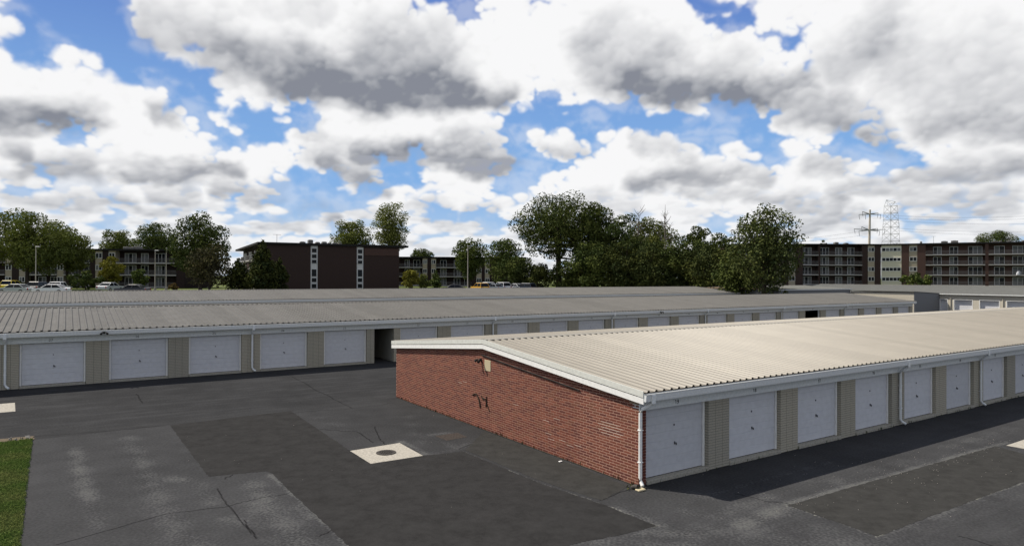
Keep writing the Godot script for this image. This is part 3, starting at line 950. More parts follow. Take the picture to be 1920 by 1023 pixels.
func build_ground() -> void:
	var slope := [-900.0, -14.0, 16.7, 23.5, 46.0, 50.0, 72.0, 92.0, 3500.0]
	structure("ground", terrain_sheet(-3500.0, 3500.0, slope, -0.06), M.grass_far)
	var ym := StandardMaterial3D.new()
	ym.albedo_texture = yard_texture()
	ym.roughness = 0.92
	ym.metallic_specular = 0.08
	ym.cull_mode = BaseMaterial3D.CULL_DISABLED
	structure("asphalt_yard", terrain_sheet(YU, YU + YW, [YV, 0.0, 16.7, 23.5, 26.0], 0.0, [YU, YV, YW, YH]), ym)
	structure("asphalt_lane", terrain_sheet(YU + YW, 150.0, [-60.0, 16.7, 23.5, 26.0], 0.0), M.asphalt)
	structure("asphalt_lane", terrain_sheet(-60.0, YU, [YV, 16.7, 23.5, 26.0], 0.0), M.asphalt)
	structure("asphalt_lane", terrain_sheet(-60.0, YU + YW, [-60.0, YV], 0.0), M.asphalt)
	structure("asphalt_lane", terrain_sheet(-60.0, 150.0, [26.0, 46.0, 50.0, 70.0], 0.0), M.asphalt)
	structure("parking_lot", terrain_sheet(-90.0, 150.0, [86.0, 92.0, 104.0], 0.0), M.asphalt)
	# newer asphalt
	structure("asphalt_patch", sheet(rough_edge(ground_poly([[318, 797], [545, 770], [656, 845], [695, 869], [793, 854], [868, 846], [1010, 905], [1130, 945], [1232, 986], [1170, 1001], [1080, 1019], [980, 1050], [680, 1050], [655, 1025], [580, 955], [508, 886], [498, 883], [390, 893]]), 0.022, 0.14), 0.004), M.patch_dark)
	structure("asphalt_patch", sheet(rough_edge(ground_poly([[872, 843], [908, 808], [1043, 859], [1178, 912], [1128, 938], [1010, 900]]), 0.022, 0.14), 0.004), M.patch_mid)
	structure("asphalt_patch", sheet(rough_edge(ground_poly([[1478, 947], [1868, 836], [1960, 862], [2050, 850], [1960, 888], [1647, 1005]]), 0.022, 0.14), 0.004), M.patch_mid)
	structure("asphalt_patch", sheet(rough_edge(ground_poly([[815, 817], [858, 811], [876, 819], [838, 826]]), 0.015, 0.2), 0.004), M.patch_brown)
	# catch basin in its concrete collar
	var q := ground_poly([[656, 845], [749, 830], [793, 854], [695, 869]])
	var c: Vector3 = (q[0] + q[1] + q[2] + q[3]) * 0.25
	var t := thing("catch_basin", "square concrete collar with a round iron grate set in the dark asphalt", "drain", c)
	var local := []
	for p in q: local.append(p - c)
	put(t, "collar", slab(local, 0.006), M.concrete)
	put(t, "sump", disc(0.30, 24), M.dark, Vector3(0, 0.0105, 0))
	var grate := put(t, "grate", ring(0.235, 0.33, 0.026, 32), M.iron)
	var st := tool_()
	for i in range(-3, 4):
		var x := i * 0.068
		var half := sqrt(0.245 * 0.245 - x * x)
		bx(st, Vector3(x, 0.020, 0), Vector3(0.026, 0.012, half * 2.0))
	for i in [-0.11, 0.0, 0.11]:
		bx(st, Vector3(0, 0.0205, i), Vector3(2.0 * sqrt(0.245 * 0.245 - i * i), 0.010, 0.026))
	put(grate, "bars", st.commit(), M.iron)
	var e0 := on_ground(27, 755); var e1 := on_ground(28, 771)
	var s := put(self, "concrete_pad", slab([e0, e1, e1 + Vector3(-1.9, 0, 0), e0 + Vector3(-1.9, 0, 0)], 0.012), M.concrete)
	tag(s, "concrete pad in the asphalt near the door numbered 27", "concrete pad")
	e0 = on_ground(1888, 835)
	s = put(self, "concrete_pad", slab([e0, e0 + Vector3(1.9, 0, 0), e0 + Vector3(1.9, 0, 1.9), e0 + Vector3(0, 0, 1.9)], 0.012), M.concrete)
	tag(s, "pale concrete pad at the end of the long rectangular patch", "concrete pad")
	# lawn with a bare corner
	var edge := []
	for i in 41:
		edge.append(Vector3(-14.03 - 0.012 * (i - 0) + rng.randf_range(-0.035, 0.035), 0, 14.0 - i * 0.742))
	edge.append(Vector3(-40, 0, -15.7)); edge.append(Vector3(-40, 0, 14))
	structure("lawn", sheet(edge, 0.02), M.grass)
	structure("bare_soil", sheet(rough_edge([Vector3(-14.45, 0, -15.6), Vector3(-14.4, 0, -16.35), Vector3(-15.6, 0, -16.5), Vector3(-17.5, 0, -16.45), Vector3(-17.5, 0, -15.55)], 0.06, 0.2), 0.012), M.soil)
	for k in 9:
		var st2 := tool_()
		var r := rng.randf_range(0.05, 0.13)
		var pts := []
		for i in 12: pts.append(Vector3(rng.randf_range(-1, 1), rng.randf_range(-0.6, 0.7), rng.randf_range(-1, 1)).normalized() * r * rng.randf_range(0.8, 1.1))
		for i in range(0, 12):
			face_out(st2, [pts[i], pts[(i + 3) % 12], pts[(i + 7) % 12]])
		var o := put(self, "stone", st2.commit(), M.stone, Vector3(-14.6 - k * 0.17 - (0.5 if k > 3 else 0.0), 0.03 + r * 0.3, -15.85 - rng.randf() * 0.4))
		tag(o, "small pale stone on the bare soil at the corner of the lawn", "stone", "stones at the lawn corner")
	grass_blades()
	weeds_and_grit()
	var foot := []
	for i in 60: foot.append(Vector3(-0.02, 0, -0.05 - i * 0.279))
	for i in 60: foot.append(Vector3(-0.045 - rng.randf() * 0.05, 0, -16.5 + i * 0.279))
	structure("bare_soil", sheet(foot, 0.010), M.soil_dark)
	# odds and ends on the asphalt
	var bit := put(self, "litter_scrap", bevel_box(Vector3(0.12, 0.03, 0.07), 0.01), M.white, on_ground(1051, 866) + Vector3(0, 0.022, 0))
	tag(bit, "small white scrap of litter by the foot of the brick wall", "litter")
	var sp := thing("drain_stub", "stub of drain pipe with leaves below the white corner downspout", "pipe", on_ground(1188, 916))
	put(sp, "pipe", tube_mesh([Vector3(-0.02, 0.03, -0.02), Vector3(0.0, 0.07, 0.06), Vector3(0.02, 0.08, 0.16)], [0.07, 0.075, 0.08], 10), M.iron)
	put(sp, "splash_stone", bevel_box(Vector3(0.26, 0.05, 0.18), 0.015), M.plate, Vector3(0.05, 0.025, 0.22))
	for k in 14:
		var a := TAU * k / 14.0
		put(sp, "leaf", leaf_mesh(), M.leaf_ground, Vector3(cos(a) * rng.randf_range(0.1, 0.3) - 0.02, 0.03 + rng.randf() * 0.05, sin(a) * rng.randf_range(0.08, 0.25) + 0.02)).rotation = Vector3(rng.randf() * 2, rng.randf() * 6, rng.randf())
	# dead vine left on the brick wall
	var vine := thing("dead_vine", "dark dead vine stems clinging to the middle of the brick wall", "vine", Vector3(-0.008, 0.98, -8.7))
	for g in [[[0, 0.22, -0.55], [0, 0.30, -0.35], [0, 0.27, -0.2]], [[0, 0.32, -0.3], [0, 0.16, -0.08], [0, -0.02, 0.0], [0, -0.2, 0.03]], [[0, 0.28, 0.12], [0, 0.14, 0.26]], [[0, 0.22, 0.22], [0, 0.2, 0.42]], [[0, 0.32, 0.5], [0, 0.05, 0.52], [0, -0.22, 0.72]], [[0, 0.1, -0.04], [0, -0.12, 0.06]], [[0, 0.18, 0.5], [0, -0.08, 0.46]]]:
		var pts := []
		var rad := []
		for p in g:
			pts.append(Vector3(p[0] - 0.004, p[1], p[2]))
			rad.append(rng.randf_range(0.016, 0.034))
		put(vine, "stem", tube_mesh(pts, rad, 5), M.twig)

func leaf_mesh() -> ArrayMesh:
	if box_cache.has("leaf"): return box_cache["leaf"]
	var st := tool_()
	quad(st, Vector3(0, 0, -0.05), Vector3(0.025, 0.006, 0), Vector3(0, 0, 0.05), Vector3(-0.025, 0.006, 0))
	box_cache["leaf"] = st.commit()
	M.leaf_ground = plain(0.07, 0.075, 0.02, 0.8)
	return box_cache["leaf"]

func disc(r: float, n: int) -> ArrayMesh:
	var st := tool_()
	for i in n:
		var a := TAU * i / n; var b := TAU * (i + 1) / n
		tri(st, Vector3.ZERO, Vector3(cos(a), 0, sin(a)) * r, Vector3(cos(b), 0, sin(b)) * r, Vector3.UP)
	return st.commit()

func ring(r0: float, r1: float, y: float, n: int) -> ArrayMesh:
	var st := tool_()
	for i in n:
		var a := TAU * i / n; var b := TAU * (i + 1) / n
		var ca := Vector3(cos(a), 0, sin(a)); var cb := Vector3(cos(b), 0, sin(b)); var up := Vector3(0, y, 0)
		quad(st, ca * r0 + up, ca * r1 + up, cb * r1 + up, cb * r0 + up)
		quad(st, ca * r1, ca * r1 + up, cb * r1 + up, cb * r1)
		quad(st, cb * r0, cb * r0 + up, ca * r0 + up, ca * r0)
	return st.commit()

func grass_blades() -> void:
	var st := tool_()
	for k in 7:
		var a := rng.randf() * TAU
		var base := Vector3(rng.randf_range(-0.03, 0.03), 0, rng.randf_range(-0.03, 0.03))
		var side := Vector3(cos(a), 0, sin(a)) * 0.005
		var lean := Vector3(rng.randf_range(-1, 1), 0, rng.randf_range(-1, 1)) * 0.03
		var h := rng.randf_range(0.035, 0.075)
		quad(st, base - side, base - side * 0.8 + lean * 0.4 + Vector3(0, h * 0.6, 0), base + side * 0.8 + lean * 0.4 + Vector3(0, h * 0.6, 0), base + side)
		quad(st, base - side * 0.8 + lean * 0.4 + Vector3(0, h * 0.6, 0), base + lean + Vector3(0, h, 0), base + lean + Vector3(0, h, 0), base + side * 0.8 + lean * 0.4 + Vector3(0, h * 0.6, 0))
	var mm := MultiMesh.new()
	mm.transform_format = MultiMesh.TRANSFORM_3D
	mm.use_colors = true
	mm.mesh = st.commit()
	mm.instance_count = 26000
	var n := FastNoiseLite.new(); n.seed = 3; n.frequency = 0.5; n.fractal_octaves = 4
	for i in mm.instance_count:
		var v := rng.randf_range(2.5, 15.75)
		var u := rng.randf_range(-17.2, -14.02 - 0.016 * (v + 14.0) * 0.9)
		var p := n.get_noise_2d(u, v)
		var b := Basis(Vector3.UP, rng.randf() * TAU).scaled(Vector3.ONE * rng.randf_range(0.7, 1.25))
		mm.set_instance_transform(i, Transform3D(b, Vector3(u, 0.018, -v)))
		var dry := clampf(0.25 + p * 0.9 + rng.randf_range(-0.15, 0.15), 0.0, 1.0)
		mm.set_instance_color(i, Color(0.105, 0.165, 0.042).lerp(Color(0.20, 0.215, 0.08), dry))
	var o := MultiMeshInstance3D.new()
	o.name = "grass"
	o.multimesh = mm
	var m := plain(1, 1, 1, 0.85)
	m.vertex_color_use_as_albedo = true
	m.backlight_enabled = true
	m.backlight = Color(0.15, 0.2, 0.05)
	o.material_override = m
	add_child(o)
	tag(o, "short mown grass blades of the lawn strip", "grass", "", "stuff")

func weeds_and_grit() -> void:
	var st := tool_()
	for k in 9:
		var a := rng.randf() * TAU
		var d := Vector3(cos(a), 0, sin(a))
		var s := Vector3(-d.z, 0, d.x) * 0.007
		var h := rng.randf_range(0.05, 0.13)
		quad(st, -s, d * 0.02 + Vector3(0, h, 0) - s * 0.4, d * 0.025 + Vector3(0, h, 0) + s * 0.4, s)
	var mm := MultiMesh.new()
	mm.transform_format = MultiMesh.TRANSFORM_3D
	mm.mesh = st.commit()
	mm.instance_count = 150
	for i in 150:
		var v := 16.5 * pow(rng.randf(), 0.8)
		var p := Vector3(-0.03 - rng.randf() * 0.05, 0.0, -v)
		if i > 95:
			p = Vector3(0.1 + rng.randf() * 26.0, 0.0, 0.06 + rng.randf() * 0.05)
		mm.set_instance_transform(i, Transform3D(Basis(Vector3.UP, rng.randf() * TAU).scaled(Vector3.ONE * rng.randf_range(0.3, 1.0)), p))
	var o := MultiMeshInstance3D.new()
	o.name = "weeds"
	o.multimesh = mm
	o.material_override = plain(0.045, 0.055, 0.02, 0.9)
	add_child(o)
	tag(o, "sparse weeds along the foot of the near garage walls", "weeds", "", "stuff")
	mm = MultiMesh.new()
	mm.transform_format = MultiMesh.TRANSFORM_3D
	mm.mesh = bevel_box(Vector3(0.014, 0.008, 0.010), 0.002)
	mm.instance_count = 300
	for i in 300:
		var p := Vector3(rng.randf_range(-13.5, 16.0), 0.006, rng.randf_range(-15.0, 7.5))
		if i < 160: p = Vector3(rng.randf_range(1.0, 15.0), 0.006, 3.4 + rng.randfn() * 0.5)
		if p.x > -0.1 and p.z < 0.1: p.z = rng.randf_range(0.3, 6.0)
		mm.set_instance_transform(i, Transform3D(Basis(Vector3.UP, rng.randf() * TAU).scaled(Vector3.ONE * rng.randf_range(0.5, 1.6)), p))
	o = MultiMeshInstance3D.new()
	o.name = "grit"
	o.multimesh = mm
	o.material_override = M.stone
	add_child(o)
	tag(o, "loose pale grit scattered over the asphalt", "grit", "", "stuff")

# ------------------------------------------------------------------ buildings behind
func glazing(parent: Node, called: String, x0: float, x1: float, y0: float, y1: float, z: float, panes: int, frame: Material, curtain: bool) -> void:
	var w := put(parent, called, frame_mesh(x1 - x0, y1 - y0, panes), frame, Vector3((x0 + x1) * 0.5, (y0 + y1) * 0.5, z))
	var pw := (x1 - x0 - 0.12) / panes
	for k in panes:
		put(w, "pane", box_mesh(Vector3(snappedf(pw - 0.07, 0.01), snappedf(y1 - y0 - 0.16, 0.01), 0.03)), M.curtain if curtain and (k + int(x0 * 3.0)) % 3 != 0 else M.glass, Vector3(-(x1 - x0) * 0.5 + 0.06 + pw * (k + 0.5), 0, 0.0))

func frame_mesh(w: float, h: float, panes: int) -> ArrayMesh:
	var key := "f%.2f_%.2f_%d" % [w, h, panes]
	if box_cache.has(key): return box_cache[key]
	var st := tool_()
	var t := 0.11
	bx(st, Vector3(0, h * 0.5 - t * 0.5, 0), Vector3(w, t, 0.10))
	bx(st, Vector3(0, -h * 0.5 + t * 0.5, 0), Vector3(w, t, 0.10))
	for k in panes + 1:
		bx(st, Vector3(lerpf(-w * 0.5 + t * 0.5, w * 0.5 - t * 0.5, k / float(panes)), 0, 0), Vector3(t, h - t * 2.0, 0.095))
	box_cache[key] = st.commit()
	return box_cache[key]

func railing_mesh(w: float) -> ArrayMesh:
	var key := "r%.2f" % w
	if box_cache.has(key): return box_cache[key]
	var st := tool_()
	bx(st, Vector3(0, 0.95, 0), Vector3(w, 0.05, 0.05))
	bx(st, Vector3(0, 0.08, 0), Vector3(w, 0.04, 0.04))
	var n := int(w / 0.24)
	for k in n + 1:
		bx(st, Vector3(lerpf(-w * 0.5 + 0.02, w * 0.5 - 0.02, k / float(n)), 0.5, 0), Vector3(0.045, 0.84, 0.035))
	box_cache[key] = st.commit()
	return box_cache[key]

# bays: [x0, x1, kind, doors] in photograph pixels from ref; s metres to a pixel; kinds: b brick, p panel with windows, w wide panel, o balconies
func apartments(node: Node3D, bays: Array, ref: float, s: float, storeys: int, floor0: float, sh: float, depth: float, brick: Material, panel: Material, frame: Material) -> void:
	var top := floor0 + storeys * sh
	var xa: float = (bays[0][0] - ref) * s
	var xb: float = (bays[-1][1] - ref) * s
	box(node, "rear_wall", brick, Vector3(xa, 0, -depth), Vector3(xb, top - 0.02, -1.72))
	box(node, "roof", M.far_roof, Vector3(xa - 0.3, top, -depth - 0.3), Vector3(xb + 0.3, top + 0.38, 0.25))
	var i := 0
	for b in bays:
		i += 1
		var x0: float = (b[0] - ref) * s; var x1: float = (b[1] - ref) * s
		if b[2] == "b":
			box(node, "brick_pier", brick, Vector3(x0 + 0.005, 0, -1.71), Vector3(x1 - 0.005, top - 0.005, 0.0))
		elif b[2] == "p" or b[2] == "w":
			box(node, "infill_panel", panel if b[2] == "p" else M.far_cream, Vector3(x0 + 0.006, 0, -1.70), Vector3(x1 - 0.006, top - 0.01, -0.09))
			for f in storeys:
				var y := floor0 + f * sh
				if b[2] == "p":
					glazing(node, "window", x0 + 0.08, x1 - 0.08, y + 0.95, y + 2.15, -0.06, 2, frame, (f + i) % 2 == 0)
				else:
					glazing(node, "window", x0 + 0.12, x1 - 0.12, y + 0.98, y + 2.05, -0.06, 5, M.white, (f + i) % 4 == 0)
		else:
			for f in storeys:
				var y := floor0 + f * sh
				box(node, "balcony_slab", M.far_slab, Vector3(x0 + 0.01, y - 0.2, -1.70), Vector3(x1 - 0.01, y, 0.18))
				put(node, "railing", railing_mesh(snappedf(x1 - x0 - 0.1, 0.05)), M.rail, Vector3((x0 + x1) * 0.5, y, 0.10))
				var c := 0
				for d in b[3]:
					c += 1
					var dx0: float = (d[0] - ref) * s; var dx1: float = (d[1] - ref) * s
					glazing(node, "balcony_door", dx0, dx1, y + 0.02, y + 2.15, -1.66, 3 if dx1 - dx0 > 2.3 else 2, frame, (f * 2 + c + i) % 3 != 1)

func roof_units(node: Node3D, list: Array, ref: float, s: float, top: float) -> void:
	for u in list:
		var h: float = u[2] * s
		var w: float = maxf((u[1] - u[0]) * s, 0.5)
		var m := put(node, "roof_unit", bevel_box(Vector3(snappedf(w, 0.1), snappedf(h, 0.1), 1.2), 0.05), M.unit, Vector3(((u[0] + u[1]) * 0.5 - ref) * s, top + snappedf(h, 0.1) * 0.5, -3.5))
		put(m, "fan_guard", tube_mesh([Vector3(0, snappedf(h, 0.1) * 0.5 - 0.01, 0), Vector3(0, snappedf(h, 0.1) * 0.5 + 0.06, 0)], [minf(w, 1.0) * 0.4, minf(w, 1.0) * 0.38], 12), M.dark)

func antenna(node: Node3D, at: Vector3, h: float, w: float) -> void:
	var m := put(node, "antenna", tube_mesh([at, at + Vector3(0, h, 0)], [0.04, 0.04], 5), M.steel)
	put(m, "crossbar", tube_mesh([at + Vector3(-w, h * 0.97, 0), at + Vector3(w, h * 0.97, 0)], [0.03, 0.03], 5), M.steel)

func build_apartments() -> void:
	var face := HEAD - PI / 2
	# three storeys, far left
	var d := 147.0
	var s := d / FPX
	var at := far_spot(200, d)
	var n := thing("apartment_building", "dark brick three-storey apartment building behind the yellow-green tree and the parked cars", "building", at, face)
	apartments(n, [[-60, 8, "o", [[-40, -20]]], [8, 21, "p"], [21, 34, "b"], [34, 46, "p"], [46, 105, "o", [[61, 76], [84, 98]]], [105, 118, "p"], [118, 168, "o", [[124, 137], [147, 166]]], [168, 177, "b"], [177, 191, "p"], [191, 202, "b"], [202, 215, "p"], [215, 330, "o", [[225, 247], [256, 270], [282, 302]]], [330, 345, "b"]], 200, s, 3, 0.25, 2.65, 14.0, M.far_brick_deep, M.far_panel, M.far_white)
	roof_units(n, [[215, 224, 5], [229, 236, 5], [238, 247, 6]], 200, s, 8.58)
	# the brick end wall in the middle
	var left := far_spot(500, 126.0)
	var rightp := far_spot(748, 138.0)
	var along := (rightp - left); along.y = 0
	var turn := atan2(-along.z, along.x)
	var wl := along.length()
	n = thing("apartment_building", "apartment building with a windowless dark brick end wall cut by two tall window strips", "building", left, turn)
	var strips := [0.0, 0.0]
	var bh := 8.75
	var px2 := func(px: float) -> float: return wl * (px - 500.0) / 248.0
	var x := [0.0, px2.call(577.0), px2.call(590.0), px2.call(663.5), px2.call(676.5), wl]
	for k in [0, 2, 4]:
		box(n, "end_wall", M.far_brick, Vector3(x[k] + 0.003, 0, -0.5), Vector3(x[k + 1] - 0.003, bh, 0))
	box(n, "brick_band", M.far_brick_red, Vector3(x[4] + 0.2, bh - 1.75, 0.003), Vector3(wl - 0.05, bh - 0.35, 0.08))
	for k in [1, 3]:
		box(n, "window_strip", M.far_white, Vector3(x[k] + 0.004, 0, -0.45), Vector3(x[k + 1] - 0.004, bh - 0.1, -0.06))
		var xm: float = x[k] + 0.12; var xn: float = x[k + 1] - 0.12
		var rows := [[bh - 1.5, bh - 0.5, true], [bh - 2.6, bh - 1.65, k == 3], [bh - 3.6, bh - 2.7, k == 3], [2.6, 4.2, k == 1], [1.5, 2.5, k == 1], [0.3, 1.35, k == 1]]
		for r in rows:
			glazing(n, "window", xm, xn, r[0], r[1], -0.05, 1, M.far_white, false)
	box(n, "side_wall", M.far_brick, Vector3(0.003, 0, -42.0), Vector3(wl - 0.003, bh - 0.003, -0.502))
	box(n, "roof", M.far_roof, Vector3(-1.75, bh, -42.5), Vector3(wl + 1.9, bh + 0.4, 0.35))
	for f in 3:
		for k in 4:
			var z := -4.0 - k * 10.0
			box(n, "balcony_slab", M.far_slab, Vector3(-1.7, 0.3 + f * 2.75, z - 6.5), Vector3(-0.001, 0.5 + f * 2.75, z))
			var rl := put(n, "railing", railing_mesh(6.4), M.rail, Vector3(-1.62, 0.5 + f * 2.75, z - 3.25))
			rl.rotation.y = PI / 2
			for q in [1.2, 4.2]:
				var dr := put(n, "balcony_door", frame_mesh(1.8, 2.15, 2), M.far_cream, Vector3(-0.03, 1.6 + f * 2.75, z - q - 0.4))
				dr.rotation.y = PI / 2
				put(dr, "pane", box_mesh(Vector3(1.6, 2.0, 0.04)), M.glass, Vector3.ZERO)
	var sm := wl / 248.0
	roof_units(n, [[563, 573, 4], [578, 587, 8], [592, 600, 4], [604, 613, 5], [615, 621, 3], [624, 634, 3], [636, 642, 3]], 500, sm, bh + 0.4)
	antenna(n, Vector3(px2.call(521.0), bh + 0.4, -3), 1.7, 0.75)
	# three storeys, between the brick end wall and the big trees
	d = 192.0; s = d / FPX
	at = far_spot(850, d)
	n = thing("apartment_building", "dark three-storey apartment building partly hidden by trees, next to the brick end wall", "building", at, face)
	apartments(n, [[735, 792, "o", [[757, 766], [773, 786]]], [792, 801, "p"], [801, 808, "b"], [808, 817, "p"], [817, 884, "o", [[824, 836], [850, 862], [870, 880]]], [884, 893, "b"], [893, 903, "p"], [903, 909, "b"], [909, 918, "p"], [918, 985, "b"]], 850, s, 3, 0.2, 2.62, 14.0, M.far_brick_deep, M.far_panel, M.far_white)
	# four storeys, far right: two wings that meet at an angle
	d = 185.0; s = d / FPX
	at = far_spot(1653, d); at.y = terrain(-at.z)
	var f0 := 4.15 - at.y
	n = thing("apartment_block", "four-storey apartment block with dark brick piers and shaded balconies beside the big round tree", "building", at, face)
	apartments(n, [[1380, 1448, "o", [[1400, 1416], [1428, 1444]]], [1448, 1457, "b"], [1457, 1469, "p"], [1469, 1479, "b"], [1479, 1492, "p"], [1492, 1506, "b"], [1506, 1535, "o", [[1508, 1527]]], [1535, 1538.5, "b"], [1538.5, 1617, "o", [[1542, 1560], [1572, 1585], [1595, 1608]]], [1617, 1628, "b"], [1628, 1641, "p"], [1641, 1652.5, "b"]], 1653, s, 4, f0, 2.71, 14.0, M.far_brick, M.far_panel, M.far_white)
	roof_units(n, [[1576, 1583, 4], [1595, 1602, 3], [1556, 1560, 2]], 1653, s, f0 + 4 * 2.71 + 0.38)
	n = thing("apartment_block", "four-storey wing with a cream stairwell panel and reddish brick piers in grazing sunlight", "building", at + Vector3(0.0, 0, 0.0), face - 0.52)
	var sw := s * 1.0
	apartments(n, [[1653, 1686, "w"], [1686, 1698, "b"], [1698, 1711, "p"], [1711, 1724, "b"], [1724, 1813, "o", [[1736, 1749], [1761, 1774], [1789, 1810]]], [1813, 1818, "b"], [1818, 1876, "o", [[1827, 1842], [1853, 1875]]], [1876, 1886, "b"], [1886, 1903, "p"], [1903, 1916, "b"], [1916, 1932, "p"], [1932, 1950, "b"], [1950, 2040, "o", [[1960, 1980]]], [2040, 2050, "b"]], 1653, sw, 4, f0, 2.71, 14.0, M.far_brick_red, M.far_panel, M.far_white)
	roof_units(n, [[1749, 1759, 4], [1764, 1775, 5], [1716, 1719, 4], [1825, 1834, 2], [1836, 1839, 3], [1848, 1852, 3], [1868, 1873, 3], [1877, 1884, 4], [1892, 1896, 4]], 1653, sw, f0 + 4 * 2.71 + 0.38)
	antenna(n, Vector3((1737 - 1653) * sw, f0 + 4 * 2.71 + 0.38, -3), 2.0, 0.5)
	var tent := thing("balcony_umbrella", "pale grey folded-out canopy on a balcony of the sunlit wing", "umbrella", n.to_global(Vector3((1861 - 1653) * sw, f0 + 2.71 + 0.0, -0.5)))
	var dome := tool_()
	for k in 12:
		var a := TAU * k / 12.0; var b := TAU * (k + 1) / 12.0
		var prev := []
		for j in 5:
			var e := PI * 0.5 * j / 4.0
			prev.append([Vector3(cos(a) * cos(e) * 1.1, sin(e) * 1.15, sin(a) * cos(e) * 0.5), Vector3(cos(b) * cos(e) * 1.1, sin(e) * 1.15, sin(b) * cos(e) * 0.5)])
		for j in 4:
			face_from(dome, [prev[j][0], prev[j][1], prev[j + 1][1], prev[j + 1][0]], Vector3(0, 0.1, 0))
	put(tent, "canopy", dome.commit(), M.tent)
	put(tent, "pole", tube_mesh([Vector3(0, 0, 0), Vector3(0, 1.3, 0)], [0.03, 0.03], 6), M.steel)

func build_sheds() -> void:
	# grey block wall with a low roof beyond the second row
	var n := thing("block_garage", "low garage with a shaded grey block wall behind the end of the passage row", "garage", Vector3(73.5, 0.516, -46.0), 0.0, "rows of lock-up garages")
	box(n, "block_wall", M.block_grey, Vector3(0, 0, -16), Vector3(19.2, 3.62, 0))
	for k in 5:
		box(n, "wall_course", M.block_grey, Vector3(0.01, 0.45 + k * 0.62, 0.001), Vector3(19.19, 0.45 + k * 0.62 + 0.56, 0.012))
	gable_roof(n, -0.2, 19.4, 0.15, -16.2, 3.64, 0.42, M.roof_grey)
	n = thing("siding_garage", "beige lap-sided garage wall in full sun with a grey shaded end", "garage", Vector3(92.7, 0.516, -36.2), 0.0, "rows of lock-up garages")
	box(n, "core", M.block_grey, Vector3(0.1, 0, -9.78), Vector3(7.98, 3.02, -0.02))
	for k in 16:
		box(n, "siding_board", M.siding, Vector3(0.0 + 0.012 * (k % 2), 0.2 * k + 0.02, -9.78), Vector3(0.098, 0.2 * k + 0.214, -0.02), 0.006)
	put(n, "end_gable", extrude_prism_z([Vector2(0, 0), Vector2(0, 3.32), Vector2(7.98, 2.98), Vector2(7.98, 0)], -0.018, 0.05), M.block_grey)
	put(n, "roof", extrude_prism_z([Vector2(-0.2, 3.33), Vector2(-0.2, 3.43), Vector2(7.98, 3.09), Vector2(7.98, 2.99)], -9.78, 0.12), M.roof_grey)
	# the row that runs towards the right edge
	n = thing("door_garage", "beige garage row with sunlit white doors and a grey roof before the apartments", "garage", Vector3(100.72, 0.516, -36.15), -PI / 2, "rows of lock-up garages")
	var lx := func(px: float) -> float:
		var r := pixel_ray(px, 560.0)
		var t := (100.72 - CAM.x) / r.x
		return (CAM.z + r.z * t) + 36.15
	var doors := [[1762.5, 1778.0], [1789.0, 1825.0], [1837.0, 1875.5], [1888.0, 1929.0], [1941.0, 1985.0]]
	var x0 := 0.0
	for d in doors:
		var a: float = lx.call(d[0]); var b: float = lx.call(d[1])
		if a > x0 + 0.05:
			var w := put(n, "siding_wall", box_mesh(Vector3(a - x0, 2.2, 0.2)), M.siding, Vector3((a + x0) * 0.5, 1.1, -0.1))
			w.set_meta("label", "beige wall between two doors")
		for j in 4:
			box(n, "door_panel", M.door[2], Vector3(a + 0.08, 0.02 + j * 0.52, -0.42), Vector3(b - 0.08, 0.53 + j * 0.52, -0.38), 0.008)
		box(n, "door_frame", M.white, Vector3(a + 0.003, 0, -0.45), Vector3(a + 0.078, 2.19, 0.02))
		box(n, "door_frame", M.white, Vector3(b - 0.078, 0, -0.45), Vector3(b - 0.003, 2.19, 0.02))
		box(n, "door_frame", M.white, Vector3(a + 0.003, 2.11, -0.37), Vector3(b - 0.003, 2.195, 0.022))
		x0 = b
	box(n, "siding_wall", M.siding, Vector3(x0, 0, -0.2), Vector3(40.0, 2.2, 0))
	for k in 4:
		box(n, "siding_board", M.siding, Vector3(0, 2.2 + k * 0.2 + 0.003, -0.2), Vector3(40, 2.2 + k * 0.2 + 0.197, 0.0 + 0.01 * (k % 2)), 0.006)
	for px in [1783.5, 1882.0]:
		put(n, "downspout", tube_mesh([Vector3(lx.call(px), 3.0, 0.08), Vector3(lx.call(px), 0.2, 0.08)], [0.06, 0.06], 8), M.siding)
	box(n, "rear_block", M.block_grey, Vector3(-25, 0, -16.6), Vector3(40, 2.95, -0.5))
	gable_roof(n, -25.15, 40.15, 0.38, -17.0, 3.02, 1.15, M.roof_grey)

func extrude_prism_z(poly: Array, z0: float, z1: float) -> ArrayMesh:     # poly: Vector2(x, y)
	var st := tool_()
	var c := Vector3.ZERO
	for p in poly: c += Vector3(p.x, p.y, (z0 + z1) * 0.5) / poly.size()
	var f := []; var g := []
	for i in poly.size():
		var a: Vector2 = poly[i]; var b: Vector2 = poly[(i + 1) % poly.size()]
		face_from(st, [Vector3(a.x, a.y, z0), Vector3(b.x, b.y, z0), Vector3(b.x, b.y, z1), Vector3(a.x, a.y, z1)], c)
		f.append(Vector3(a.x, a.y, z0)); g.append(Vector3(a.x, a.y, z1))
	face_from(st, f, c); face_from(st, g, c)
	return st.commit()

